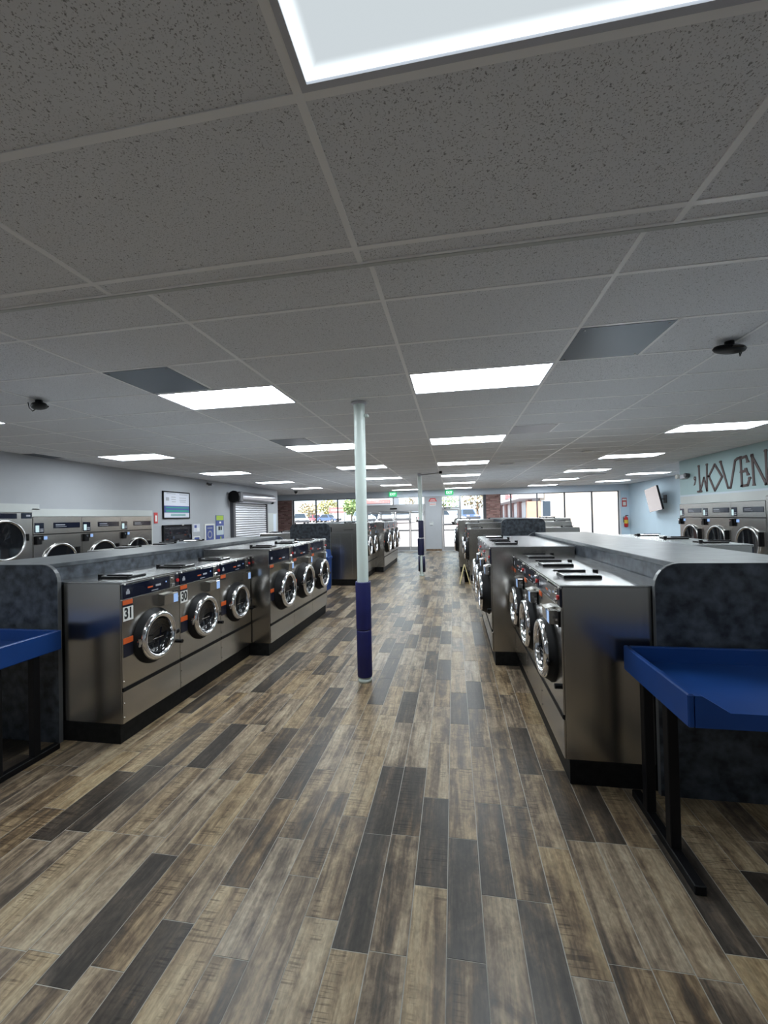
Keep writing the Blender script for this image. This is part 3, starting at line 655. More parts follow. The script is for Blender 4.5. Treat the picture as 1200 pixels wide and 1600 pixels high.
for key, cx, ya in (('L', CL, 2.84), ('R', CR, 2.80)):
    lm = near[key]
    for side in ((1, -1) if key == 'L' else (-1, 1)):
        inner = (side == 1) == (key == 'L')
        fc = 'aisle side' if inner else 'dryer side'
        nums = ['31', '30', None] if key == 'L' and inner else None
        def la(k, fc=fc, lm=lm, nums=nums):
            if nums and nums[k]: return 'stainless front-load washer with white number plate %s, %s from the blue table' % (nums[k], ORD[k])
            return 'low stainless washer, %s from blue table, %s of island nearer %s' % (ORD[k], fc, lm)
        def lb(k, fc=fc, lm=lm): return 'tall stainless washer, %s from blue table, %s of island nearer %s' % (ORD[k+3], fc, lm)
        ye = bank('A', 3, ya, 1.08, cx, side, la, 'low washers on the blue-table islands', nums, 'black plinth under three low washers, %s of island nearer %s' % (fc, lm))
        bank('B', 3, ye+0.012, 1.34, cx, side, lb, 'tall washers on the blue-table islands', None, 'black plinth under three tall washers, %s of island nearer %s' % (fc, lm))
    island(cx, ya-0.04, ya+2.07+0.012+2.355+0.03, 1.411, 'island nearer the %s' % lm, 'beside a blue folding table')
# islands next to the storefront
def l2(kind, fc, lm, n0):
    return lambda k: '%s stainless washer, %s from end panel, %s, storefront island nearer %s' % (SIZE[kind], ORD[k+n0], fc, lm)
def pl2(kind, fc, lm): return 'black plinth under %s washers, %s, storefront island nearer %s' % (SIZE[kind], fc, lm)
g2 = 'washers on the storefront islands'
lm = near['L']
ye = bank('C', 3, 10.19, 1.225, CL, 1, l2('C', 'aisle side', lm, 0), g2, None, pl2('C', 'aisle side', lm))
endw = [o for o in bpy.data.objects if o.parent is None and o.get('label') == 'large stainless washer, first from end panel, aisle side, storefront island nearer roller shutter'][0]
hx = 0.835/2-0.0025
for y in (0.12, 0.42): part(endw, 'side_rib', MB().box(-hx-0.004, -hx, y, y+0.012, 0.12, 1.15, 'steel_top'))
part(endw, 'side_seam', MB().box(-hx-0.003, -hx, 0.02, 0.74, 1.19, 1.2, 'steel_top')); part(endw, 'side_slot', MB().box(-hx-0.003, -hx, 0.08, 0.34, 1.26, 1.27, 'rubber')); part(endw, 'side_latch', MB().box(-hx-0.008, -hx, 0.66, 0.70, 1.22, 1.34, 'rubber'))
bank('D', 3, ye+0.015, 1.495, CL, 1, l2('D', 'aisle side', lm, 3), g2, None, pl2('D', 'aisle side', lm))
ye = bank('B', 3, 10.19, 1.40, CL, -1, l2('B', 'dryer side', lm, 0), g2, None, pl2('B', 'dryer side', lm))
bank('E', 3, ye+0.015, 1.42, CL, -1, l2('E', 'dryer side', lm, 3), g2, None, pl2('E', 'dryer side', lm))
island(CL, 10.15, 15.9, 1.595, 'storefront island nearer the %s' % lm, 'behind the blue waste bin')
lm = near['R']
for side, fc in ((-1, 'aisle side'), (1, 'dryer side')):
    ye = bank('B', 1, 10.99, 1.365, CR, side, l2('B', fc, lm, 0), g2, None, pl2('B', fc, lm))
    ye = bank('E', 1, ye+0.012, 1.395, CR, side, l2('E', fc, lm, 1), g2, None, pl2('E', fc, lm))
    bank('D', 3, ye+0.012, 1.61, CR, side, l2('D', fc, lm, 2), g2, None, pl2('D', fc, lm))
island(CR, 10.95, 15.9, 1.60, 'storefront island nearer the %s' % lm, 'facing the wet floor sign')

# ---------------------------------------------------------------- wall dryers
def make_dryer(lab, big):
    W, H, D = (0.985, 1.955, 0.22) if big else (0.965, 1.875, 0.18)
    t = thing('tumble_dryer', lab, 'dryer'); hx = W/2-0.003
    part(t, 'cabinet', MB().box(-hx, hx, 0.01, D, 0.0, H, 'steel', 0.004))
    def rnd(cx, cz, r, hinge=True):
        d = part(t, 'door', MB().lathe([(r, 0.01), (r, -0.03), (r*0.97, -0.042), (r*0.90, -0.042), (r*0.87, -0.03), (r*0.86, -0.01)], 'steel_top', 44, (cx, 0, cz)))
        part(d, 'glass', MB().lathe([(r*0.87, -0.02), (r*0.6, -0.012), (r*0.3, -0.008), (1e-5, -0.006)], 'drum_glass', 40, (cx, 0, cz)))
        part(d, 'handle', MB().box(cx+r*0.97, cx+r*0.97+0.035, -0.06, 0.0, cz-0.02, cz+0.25 if not big else cz+0.1, 'black', 0.006))
        part(t, 'door_recess', MB().box(cx+r*0.62, hx-0.03, -0.006, 0.01, cz-r*0.75, cz+r*0.78, 'steel', 0.003))
    if not big:
        part(t, 'upper_panel', MB().box(-hx, hx, 0.0, 0.012, 1.562, H-0.003, 'steel', 0.002)); part(t, 'front_panel', MB().box(-hx, hx, 0.0, 0.012, 0.03, 1.548, 'steel', 0.002))
        part(t, 'seam_strip', MB().box(-hx, hx, -0.005, 0.012, 1.548, 1.562, 'rubber'))
        cp = part(t, 'control_panel', MB().box(-hx+0.02, -hx+0.19, -0.005, 0.001, 1.585, 1.765, 'navy_plate', 0.002)); part(cp, 'screen', MB().box(-hx+0.035, -hx+0.10, -0.006, -0.005, 1.60, 1.72, 'screen_pale').box(-hx+0.115, -hx+0.175, -0.006, -0.005, 1.61, 1.63, 'grey_ink').box(-hx+0.115, -hx+0.175, -0.006, -0.005, 1.645, 1.66, 'grey_ink'))
        npl = part(t, 'name_plate', MB().box(-0.11, hx-0.04, -0.005, 0.001, 1.66, 1.765, 'navy_plate', 0.002)); part(npl, 'print', MB().box(-0.07, 0.12, -0.006, -0.005, 1.715, 1.73, 'grey_ink').box(-0.07, 0.15, -0.006, -0.005, 1.685, 1.692, 'grey_ink'))
        cr = part(t, 'card_reader', MB().box(-hx+0.02, -hx+0.115, -0.05, 0.001, 1.38, 1.53, 'black', 0.006).cyl((-hx+0.065, 0, 1.49), 0.02, -0.06, -0.05, 'chrome', 12, 'y'))
        part(cr, 'card_holder', MB().box(-hx+0.13, -hx+0.165, -0.03, 0.001, 1.445, 1.535, 'black', 0.004)); c2 = part(cr, 'card_screen', MB().box(-hx+0.17, -hx+0.25, -0.006, 0.001, 1.46, 1.52, 'screen_blue', 0.002)); c2['label'] = 'bright blue card screen'
        rnd(0.02, 1.04, 0.345)
    else:
        part(t, 'front_panel', MB().box(-hx, hx, 0.0, 0.012, 0.99, H-0.003, 'steel', 0.002)); part(t, 'front_panel', MB().box(-hx, hx, 0.0, 0.012, 0.03, 0.975, 'steel', 0.002))
        part(t, 'control_panel', MB().box(-0.40, 0.23, -0.005, 0.001, 1.845, 1.935, 'navy_plate', 0.002).box(-0.30, -0.05, -0.006, -0.005, 1.875, 1.89, 'grey_ink'))
        part(t, 'control_panel', MB().box(0.30, hx-0.01, -0.005, 0.001, 1.845, 1.94, 'navy_plate', 0.002).box(0.38, 0.45, -0.006, -0.005, 1.88, 1.91, 'grey_ink'))
        rnd(0.02, 1.48, 0.345); rnd(0.02, 0.52, 0.345)
    return t
DR = {}
def dryer(loc, rz, lab, big, group):
    if big not in DR:
        t = make_dryer(lab, big); t.location = loc; t.rotation_euler = (0, 0, rz); t['group'] = group; DR[big] = t; return
    copy_tree(DR[big], loc, rz, lab, group)
for k in range(3): dryer((XL+0.03, 6.125+0.965*(k+0.5), 0), PI/2, 'single-pocket stainless dryer, %s from the framed price poster' % ORD[2-k], False, 'dryers along the shutter wall')
for k in range(2): dryer((XL+0.03, 6.115-0.985*(k+0.5), 0), PI/2, 'tall two-door stack dryer, %s after the single-pocket dryers on shutter wall' % ORD[k], True, 'dryers along the shutter wall')
for k in range(3): dryer((XR-0.03, 8.565+0.965*(k+0.5), 0), -PI/2, 'single-pocket stainless dryer under the woven lettering, %s from the television alcove' % ORD[2-k], False, 'dryers along the lettered wall')
for k in range(2): dryer((XR-0.03, 8.555-0.985*(k+0.5), 0), -PI/2, 'tall two-door stack dryer, %s after the dryers under the lettering' % ORD[k], True, 'dryers along the lettered wall')

# ---------------------------------------------------------------- columns with padded sleeves
def sleeve(t, z0, z1, r, mat, seg=8, dx=0.0):
    m = MB().lathe([(0.068, z0+0.002), (r*0.97, z0), (r, z0+0.012), (r, z1-0.012), (r*0.97, z1), (0.068, z1-0.002)], mat, 24, (dx, 0, 0), 'z')
    return part(t, 'padded_sleeve', m)
t = thing('support_column', 'white steel column wrapped in a long blue padded sleeve beside the washers', 'column', (-0.967, 4.28, 0))
part(t, 'pole', MB().lathe([(0.059, 0.012), (0.059, ZC)], 'column_paint', 28, axis='z'))
part(t, 'base_collar', MB().lathe([(0.05, 0.0), (0.072, 0.0), (0.072, 0.035), (0.06, 0.04)], 'column_paint', 24, axis='z'))
part(t, 'ceiling_collar', MB().lathe([(0.06, ZC-0.02), (0.085, ZC-0.012), (0.085, ZC-0.002)], 'lamp_frame', 24, axis='z').box(0.055, 0.10, -0.03, 0.03, ZC-0.16, ZC-0.13, 'column_paint', 0.006))
sleeve(t, 0.055, 0.545, 0.079, 'blue_pad'); sleeve(t, 0.549, 1.055, 0.081, 'blue_pad')
t = thing('support_column', 'white steel column with three loose navy pads near the entrance', 'column', (-0.945, 11.95, 0))
part(t, 'pole', MB().lathe([(0.059, 0.012), (0.059, ZC)], 'column_paint', 24, axis='z'))
part(t, 'base_collar', MB().lathe([(0.05, 0.0), (0.075, 0.0), (0.075, 0.03), (0.06, 0.035)], 'column_paint', 20, axis='z'))
sleeve(t, 1.10, 1.60, 0.076, 'navy_pad'); sleeve(t, 0.60, 1.08, 0.092, 'navy_pad', dx=-0.012)
part(t, 'padded_sleeve', MB().lathe([(0.068, 0.12), (0.105, 0.115), (0.105, 0.565), (0.068, 0.56)], 'navy_pad', 10, axis='z', a0=-0.75*PI/2, a1=PI/2*0.75).lathe([(0.068, 0.14), (0.10, 0.135), (0.10, 0.57), (0.068, 0.565)], 'navy_pad', 10, axis='z', a0=PI*0.66, a1=PI*1.34))
part(t, 'tape_band', MB().lathe([(0.062, 1.078), (0.066, 1.08), (0.066, 1.10), (0.062, 1.102)], 'white_label', 20, axis='z'))
t = thing('sensor_bar', 'thin grey conduit bar at the ceiling joining the column with navy pads', 'conduit', (-0.945, 11.95, ZC))
part(t, 'bar', MB().tube([(0.0, -0.09, -0.05), (0.62, -0.5, -0.05)], 0.016, 'aluminium'))
part(t, 'junction_box', MB().box(-0.05, 0.05, -0.14, -0.065, -0.09, -0.002, 'lamp_frame', 0.01)); part(t, 'sensor', MB().box(0.58, 0.66, -0.54, -0.46, -0.075, -0.002, 'black', 0.01))

# ---------------------------------------------------------------- blue folding tables
def table(name, x0, x1, lab, legs, mirror):
    """tray table against an island end panel: y 2.0..2.72"""
    y0, y1, zt, zb = 2.03, 2.735, 0.918, 0.768
    t = thing(name, lab, 'table', ((x0+x1)/2, 2.4, 0))
    hx = (x1-x0)/2; Y0, Y1 = y0-2.4, y1-2.4
    m = MB(); th = 0.028
    m.box(-hx+th, hx-th, Y0+th, Y1-th, zb+0.025, zb+0.06, 'blue_plastic')
    part(t, 'tray_top', m)
    rim = MB()
    rim.box(-hx, -hx+th, Y0, Y1, zb, zt, 'blue_plastic', 0.006).box(hx-th, hx, Y0, Y1, zb, zt, 'blue_plastic', 0.006).box(-hx+th, hx-th, Y1-th, Y1, zb, zt, 'blue_plastic', 0.006)
    part(t, 'raised_rim', rim)
    # front lip: low along the middle, sloping up to the corners
    lo = zb+0.075; cut = 0.14
    poly = [(-hx+th, zb+0.004), (hx-th, zb+0.004), (hx-th, zt-0.006), (hx-th-0.03, zt-0.006), (hx-th-cut, lo), (-hx+th+cut, lo), (-hx+th+0.03, zt-0.006), (-hx+th, zt-0.006)]
    part(t, 'front_lip', MB().prism(poly, Y0, Y0+th, 'blue_plastic'))
    fr = MB()
    for sx in (-1, 1):
        x = sx*(hx-0.05)
        part(t, 'foot', MB().box(x-0.025, x+0.025, 2.07-2.4, 2.735-2.4, 0.0, 0.045, 'black', 0.004))
        for yy in (2.30, 2.56): part(t, 'leg', MB().box(x-0.025, x+0.025, yy-2.4-0.025, yy-2.4+0.025, 0.045, zb+0.024, 'black', 0.003))
    part(t, 'under_rail', MB().box(-hx+0.06, hx-0.06, 0.13, 0.17, zb-0.02, zb+0.024, 'black', 0.003))
    return t
table('folding_table', 1.005, 2.455, 'blue plastic tray table on black legs at the island nearer the WOVEN lettering', 2, False)
table('folding_table', -4.47, -3.02, 'blue plastic tray table on black legs beside washer number 31', 2, False)

# ---------------------------------------------------------------- small floor items
t = thing('waste_bin', 'tall blue plastic waste bin standing by the storefront island', 'waste bin', (-3.17, 9.62, 0))
part(t, 'body', MB().prism([(-0.15, 0.0), (0.15, 0.0), (0.185, 0.80), (-0.185, 0.80)], -0.17, 0.17, 'blue_plastic'))
part(t, 'rim', MB().box(-0.20, 0.20, -0.19, 0.19, 0.74, 0.80, 'blue_plastic', 0.008)); part(t, 'lid', MB().prism([(-0.18, 0.80), (0.18, 0.80), (0.15, 0.96), (-0.15, 0.96)], -0.165, 0.165, 'blue_plastic'))
t = thing('wet_floor_sign', 'folding cream wet floor sign standing open in the aisle', 'floor sign', (0.24, 10.62, 0))
for s_ in (-1, 1):
    part(t, 'panel', MB().prism([(s_*0.135, 0.0), (s_*0.115, 0.0), (s_*0.002, 0.46), (s_*0.014, 0.47)], -0.13, 0.13, 'sign_yellow'))
t = thing('wastebasket', 'small black wastebasket beside the wet floor sign', 'waste bin', (0.30, 10.86, 0))
part(t, 'body', MB().lathe([(1e-5, 0.002), (0.06, 0.0), (0.078, 0.27), (0.082, 0.275), (0.074, 0.27), (0.058, 0.01)], 'black', 20, axis='z')); part(t, 'liner', MB().lathe([(0.083, 0.262), (0.087, 0.285), (0.075, 0.30), (0.070, 0.26)], 'black_gloss', 20, axis='z'))

# ---------------------------------------------------------------- ceiling devices
def puck(x, y, rz, lab):
    t = thing('ceiling_camera', lab, 'ceiling camera', (x, y, ZC), rz)
    part(t, 'bracket', MB().cyl((0, 0, 0), 0.03, -0.032, 0.0, 'black', 12))
    o = part(t, 'housing', MB().lathe([(1e-5, -0.082), (0.05, -0.080), (0.078, -0.070), (0.086, -0.055), (0.078, -0.04), (0.05, -0.032), (1e-5, -0.030)], 'black', 28, axis='z')); o.scale = (1.5, 0.75, 1)
    part(t, 'lens_window', MB().box(-0.045, 0.045, -0.07, -0.05, -0.064, -0.048, 'black_gloss', 0.004))
    part(t, 'cable', MB().tube([(0.08, 0.0, -0.06), (0.12, 0.03, -0.09), (0.16, 0.05, -0.05), (0.15, 0.06, 0.0)], 0.004, 'black', 5))
puck(2.02, 3.38, 0.3, 'black oval ceiling camera above the island nearer the WOVEN lettering'); puck(-4.0, 3.42, 2.6, 'black oval ceiling camera above the island nearer the roller shutter')
def disc(x, y, z, lab, r=0.11):
    t = thing('ceiling_speaker', lab, 'ceiling speaker', (x, y, z)); part(t, 'grille', MB().lathe([(1e-5, -0.02), (r*0.8, -0.018), (r, -0.008), (r, 0.0)], 'white_label', 24, axis='z')); part(t, 'ring', MB().lathe([(r, -0.009), (r*1.1, -0.006), (r*1.1, 0.0)], 'lamp_frame', 24, axis='z'))
disc(2.69, 8.85, ZC, 'round white ceiling speaker above the island counter'); disc(4.0, 10.75, ZC, 'round white ceiling speaker near a light by the lettering')
def grille(x, y, lab, mat='white_label', w=0.34, d=0.22):
    t = thing('ceiling_diffuser', lab, 'ceiling vent', (x, y, ZC)); part(t, 'frame', MB().box(-w/2, w/2, -d/2, d/2, -0.012, 0.0, mat, 0.004))
    for k in range(4): part(t, 'louvre', MB().box(-w/2+0.02, w/2-0.02, -d/2+0.03+k*0.045, -d/2+0.05+k*0.045, -0.018, -0.012, 'lamp_frame'))
grille(1.30, 10.32, 'small pale ceiling vent above the centre aisle'); grille(4.55, 14.3, 'pinkish pale ceiling vent near the television alcove', 'panel_pale', 0.6, 0.3); grille(-5.7, 12.45, 'small pale ceiling vent near the roller shutter', 'white_label', 0.5, 0.25); grille(-2.4, 10.55, 'small pale ceiling vent behind the padded column', 'panel_pale', 0.5, 0.25)
t = thing('dome_camera', 'tiny dark dome camera on the ceiling by the brick pier', 'ceiling camera', (-6.9, 17.4, ZC)); part(t, 'dome', MB().lathe([(1e-5, -0.12), (0.05, -0.10), (0.07, -0.05), (0.07, 0.0)], 'black_gloss', 16, axis='z')); part(t, 'collar', MB().lathe([(0.07, -0.02), (0.085, -0.015), (0.085, 0.0)], 'frame_dark', 16, axis='z'))

# ---------------------------------------------------------------- shutter wall: poster, screen, notices, roller shutter
def wallframe(name, lab, cat, y0, y1, z0, z1, depth, frame, fw, fill, X=XL, s=1):
    t = thing(name, lab, cat, (X, (y0+y1)/2, (z0+z1)/2), PI/2 if s == 1 else -PI/2)   # local x runs along the wall, front towards -y
    hw, hh = (y1-y0)/2, (z1-z0)/2
    part(t, 'backing', MB().box(-hw+fw*0.5, hw-fw*0.5, -depth*0.7, 0.0, -hh+fw*0.5, hh-fw*0.5, fill))
    if frame:
        part(t, 'frame', MB().box(-hw, hw, -depth, 0, hh-fw, hh, frame, 0.004).box(-hw, hw, -depth, 0, -hh, -hh+fw, frame, 0.004).box(-hw, -hw+fw, -depth, 0, -hh+fw, hh-fw, frame, 0.004).box(hw-fw, hw, -depth, 0, -hh+fw, hh-fw, frame, 0.004))
    return t, hw, hh
t, hw, hh = wallframe('framed_poster', 'black-framed price poster with a green and navy band on the wall', 'poster', 9.43, 10.51, 1.81, 2.53, 0.04, 'black', 0.03, 'poster_paper')
m = MB().box(-hw+0.03, hw-0.03, -0.030, -0.028, -0.20, -0.02, 'poster_blue').box(-hw+0.1, hw-0.06, -0.032, -0.030, -0.085, -0.05, 'teal_print').box(-hw+0.1, hw-0.06, -0.032, -0.030, -0.185, -0.13, 'teal_print')
for k, (a, b, z) in enumerate(((-0.4, -0.05, 0.29), (0.1, 0.45, 0.28), (-0.22, -0.05, 0.2), (0.1, 0.38, 0.19), (-0.22, -0.05, 0.14), (0.1, 0.38, 0.13), (-0.2, -0.05, 0.08), (0.12, 0.36, 0.08), (-0.25, 0.35, -0.25), (-0.25, 0.35, -0.29))): m.box(a, b, -0.030, -0.028, z, z+0.018, 'grey_ink' if k < 8 else 'teal_print')
m.box(-0.43, -0.31, -0.030, -0.028, 0.11, 0.2, 'grey_ink'); part(t, 'print', m)
t, hw, hh = wallframe('wall_screen', 'black wall-mounted television under the framed poster', 'television', 9.40, 10.55, 0.98, 1.645, 0.06, 'black', 0.025, 'tv_screen')
part(t, 'sensor_light', MB().box(0.15, 0.22, -0.064, -0.060, hh-0.02, hh-0.004, 'white_label'))
t, hw, hh = wallframe('red_sign', 'small red fire extinguisher sign beside the dryers', 'sign', 9.13, 9.25, 1.70, 1.97, 0.02, None, 0.0, 'red_sign'); part(t, 'print', MB().box(-0.03, 0.03, -0.016, -0.014, -0.09, 0.06, 'white_label'))
t, hw, hh = wallframe('wall_notice', 'white paper notice with blue print beside the black television', 'notice', 10.70, 11.0, 1.42, 1.65, 0.004, None, 0.0, 'poster_paper'); part(t, 'print', MB().box(-0.11, 0.0, -0.004, -0.0028, 0.0, 0.08, 'poster_blue').box(0.02, 0.12, -0.004, -0.0028, -0.09, 0.0, 'white_label'))
t, hw, hh = wallframe('wall_notice', 'small framed notice below the blue-printed paper', 'notice', 10.68, 10.98, 0.95, 1.29, 0.02, 'white_label', 0.03, 'poster_blue'); part(t, 'print', MB().box(-0.08, 0.05, -0.016, -0.014, -0.05, 0.06, 'ink'))
t, hw, hh = wallframe('wall_poster', 'white-framed navy poster beside the tall banner', 'poster', 11.22, 11.72, 0.95, 1.635, 0.03, 'white_label', 0.045, 'poster_blue'); part(t, 'print', MB().lathe([(0.08, -0.022), (0.12, -0.022)], 'grey_ink', 20, (0.0, 0, 0.02)).box(-0.13, 0.13, -0.023, -0.021, 0.2, 0.23, 'grey_ink'))
t, hw, hh = wallframe('wall_banner', 'tall narrow blue banner beside the roller shutter', 'poster', 11.82, 12.26, 0.95, 1.90, 0.02, None, 0.0, 'poster_blue'); part(t, 'print', MB().box(-hw+0.02, hw-0.02, -0.016, -0.014, hh-0.16, hh-0.01, 'lime').box(-0.04, 0.06, -0.016, -0.014, hh-0.26, hh-0.2, 'white_label').box(-hw+0.02, hw-0.02, -0.016, -0.014, -0.15, 0.14, 'car_silver').box(-0.10, 0.0, -0.017, -0.016, 0.0, 0.12, 'ink').box(0.02, 0.10, -0.017, -0.016, 0.0, 0.12, 'ink').box(0.0, 0.06, -0.016, -0.014, -0.4, -0.2, 'lime'))
t = thing('roller_shutter', 'white slatted roller shutter with a galvanised hood on the wall', 'roller shutter', (XL, 14.0, 0), PI/2)
z = 0.02; k = 0
me_slat = MB().prism([(-0.04, 0.0), (-0.072, 0.010), (-0.085, 0.036), (-0.076, 0.058), (-0.04, 0.070), (-0.03, 0.070), (-0.03, 0.0)], -1.17, 1.17, 'slat', 'yz').mesh('slat')
while z < 2.36: link('slat', me_slat, t, (0, 0, z)); z += 0.082
part(t, 'backing', MB().box(-1.17, 1.17, -0.03, -0.005, 0.0, 2.36, 'frame_dark')); part(t, 'guide_rail', MB().box(-1.32, -1.18, -0.12, 0.0, 0.0, 2.36, 'frame_dark', 0.006)); part(t, 'guide_rail', MB().box(1.18, 1.26, -0.12, 0.0, 0.0, 2.36, 'frame_dark', 0.006))  # dark backing stands in for the shadow between slats
part(t, 'hood', MB().lathe([(0.19, -1.15), (0.19, 1.42)], 'galvanised', 24, (0, -0.20, 2.51), 'x').cyl((0, -0.20, 2.51), 0.19, 1.42, 1.43, 'galvanised', 24, 'x'))
part(t, 'end_bracket', MB().box(-1.36, -1.15, -0.40, 0.0, 2.32, 2.68, 'frame_dark', 0.03)); part(t, 'motor_cap', MB().cyl((0, -0.20, 2.51), 0.20, -1.44, -1.36, 'black', 20, 'x')); part(t, 'end_bracket', MB().box(1.2, 1.3, -0.36, 0.0, 2.33, 2.45, 'black', 0.02))
d3 = struct(MB().box(XL, XL+0.02, 15.42, 16.32, 0.0, 1.98, 'paint_white').obj('door_3')); part(d3, 'glazing_strip', MB().box(XL+0.02, XL+0.024, 15.95, 16.22, 0.2, 1.95, 'paint_header'))
t = thing('wall_camera', 'small grey camera under the ceiling above the shutter wall posters', 'camera', (XL, 11.4, 2.86)); part(t, 'mount', MB().box(0.0, 0.05, -0.03, 0.03, -0.03, 0.03, 'frame_dark', 0.005)); part(t, 'barrel', MB().cyl((0, 0.0, -0.03), 0.035, 0.05, 0.18, 'frame_dark', 14, 'x'))

# ---------------------------------------------------------------- lettered wall, alcove
t = thing('wall_lettering', 'large mauve hand-painted letters reading WOVEN on the teal wall', 'lettering', (XR, 9.6, 2.44), -PI/2)
def letter(strokes, th=0.05):
    m = MB()
    for pts in strokes:
        for a, b in zip(pts, pts[1:]):
            A, B = Vector((a[0], a[1])), Vector((b[0], b[1])); d = (B-A).normalized(); n_ = Vector((-d.y, d.x))*th/2; A2, B2 = A-d*th*0.2, B+d*th*0.2
            m.prism([tuple(A2-n_), tuple(B2-n_), tuple(B2+n_), tuple(A2+n_)], -0.016, -0.004, 'mauve')
        for p in (pts[0], pts[-1]):
            m.prism([(p[0]-th*0.85, p[1]-th*0.3), (p[0]+th*0.85, p[1]-th*0.3), (p[0]+th*0.55, p[1]+th*0.5), (p[0]-th*0.55, p[1]+th*0.5)], -0.018, -0.004, 'mauve')
    return m
# local x runs towards smaller y: x = 9.6 - Y ; z relative to 2.44
LET = {'W': [[(-1.03, 0.30), (-1.00, -0.29), (-0.84, 0.02), (-0.74, -0.29), (-0.72, 0.30)], [(-1.08, -0.29), (-0.96, -0.29)]],
       'O': [[(-0.66, 0.03), (-0.44, 0.27), (-0.20, -0.02), (-0.46, -0.30), (-0.66, 0.03)]],
       'V': [[(-0.24, 0.30), (-0.02, -0.27), (0.06, -0.27), (0.22, 0.27), (0.30, 0.30)]],
       'E': [[(0.38, 0.31), (0.40, -0.26)], [(0.38, 0.29), (0.54, 0.31), (0.58, 0.20)], [(0.39, 0.02), (0.52, 0.03)], [(0.52, 0.06), (0.58, -0.05)], [(0.40, -0.26), (0.56, -0.25), (0.62, -0.12)]],
       'N': [[(0.70, 0.31), (0.73, -0.26)], [(0.70, 0.29), (0.88, 0.0), (1.04, -0.27)], [(1.05, 0.34), (1.06, -0.27)]]}
for ch, st in LET.items(): part(t, 'letter', letter(st))
part(t, 'flourish', MB().lathe([(0.012, -0.012), (0.05, -0.012), (0.05, -0.004)], 'mauve', 16, (-1.20, 0, 0.03)).prism([(-1.19, -0.01), (-1.15, 0.0), (-1.20, -0.12), (-1.26, -0.14)], -0.012, -0.004, 'mauve'))
t = thing('emergency_light', 'twin-head emergency light on the wall before the woven lettering', 'emergency light', (XR, 11.22, 2.55), -PI/2)
part(t, 'housing', MB().box(-0.13, 0.13, -0.07, 0.0, -0.05, 0.06, 'panel_pale', 0.012))
for s_ in (-1, 1): part(t, 'lamp_head', MB().lathe([(1e-5, -0.02), (0.045, -0.02), (0.06, -0.10), (0.055, -0.11), (1e-5, -0.10)], 'white_label' if s_ < 0 else 'frame_dark', 16, (s_*0.19, 0, 0.02)))
t = thing('wall_television', 'tilted television on a swing arm in the pale blue alcove', 'television', (XR2-0.42, 17.0, 2.16))
M = Matrix.Rotation(-PI/2-0.15, 4, 'Z') @ Matrix.Rotation(math.radians(10), 4, 'X') @ Matrix.Rotation(math.radians(-4), 4, 'Y')
b_ = part(t, 'screen', MB().box(-0.78, 0.78, -0.02, 0.0, -0.45, 0.45, 'tv_screen', 0.004)); c_ = part(t, 'back_shell', MB().box(-0.77, 0.77, 0.001, 0.05, -0.44, 0.44, 'black', 0.01).box(-0.5, 0.5, 0.05, 0.08, -0.3, 0.2, 'black', 0.01)); 
for q in (b_, c_): q.matrix_local = M
part(t, 'wall_arm', MB().tube([(0.05, 0, 0), (0.25, 0.1, 0.0), (0.41, 0.0, 0.0)], 0.02, 'frame_dark').box(0.39, 0.42, -0.1, 0.1, -0.15, 0.15, 'frame_dark'))
d4 = struct(MB().box(XR2-0.03, XR2, 14.55, 15.55, 0.0, 1.96, 'lamp_frame').obj('door_4')); part(d4, 'door_handle', MB().box(XR2-0.09, XR2-0.03, 15.40, 15.46, 0.95, 1.05, 'chrome', 0.01))
# storefront fittings
def exit_sign(x, lab):
    t = thing('exit_sign', lab, 'exit sign', (x, YF, 2.83)); part(t, 'housing', MB().box(-0.19, 0.19, -0.06, 0.0, -0.105, 0.105, 'exit_green', 0.008)); text_part(t, 'lettering', 'EXIT', 0.17, 'exit_white', (0, -0.062, 0), (0.85, 1, 1))
exit_sign(-2.95, 'green exit sign above the sliding entrance doors'); exit_sign(-0.18, 'green exit sign above the single glass door')
t = thing('door_sign', 'red-topped warning sign on the wall between the doors', 'sign', (-0.99, YF, 2.42))
poly = [(-0.21, 0.0), (0.21, 0.0), (0.12, 0.16), (-0.12, 0.16)]
part(t, 'red_header', MB().prism(poly, -0.012, 0.0, 'red_sign')); part(t, 'print', MB().box(-0.13, 0.13, -0.014, -0.012, 0.04, 0.065, 'white_label').box(-0.1, 0.1, -0.014, -0.012, 0.09, 0.11, 'white_label'))
part(t, 'text_panel', MB().box(-0.15, 0.15, -0.010, 0.0, -0.22, -0.01, 'white_label').box(-0.14, 0.14, -0.012, -0.010, -0.08, -0.045, 'grey_ink').box(-0.14, 0.14, -0.012, -0.010, -0.15, -0.12, 'red_sign').box(-0.14, 0.14, -0.012, -0.010, -0.205, -0.185, 'grey_ink'))
t = thing('wall_switch', 'white door control box on the wall between the doors', 'switch', (-1.08, YF, 1.34)); part(t, 'plate', MB().box(-0.09, 0.09, -0.02, 0.0, -0.09, 0.09, 'paint_white', 0.006)); part(t, 'slot', MB().box(-0.07, 0.07, -0.023, -0.02, 0.06, 0.075, 'frame_dark').box(-0.07, 0.07, -0.023, -0.02, -0.085, -0.07, 'frame_dark'))
t = thing('fire_extinguisher', 'red fire extinguisher with yellow label at the window end', 'fire extinguisher', (7.68, YF-0.1, 1.02))
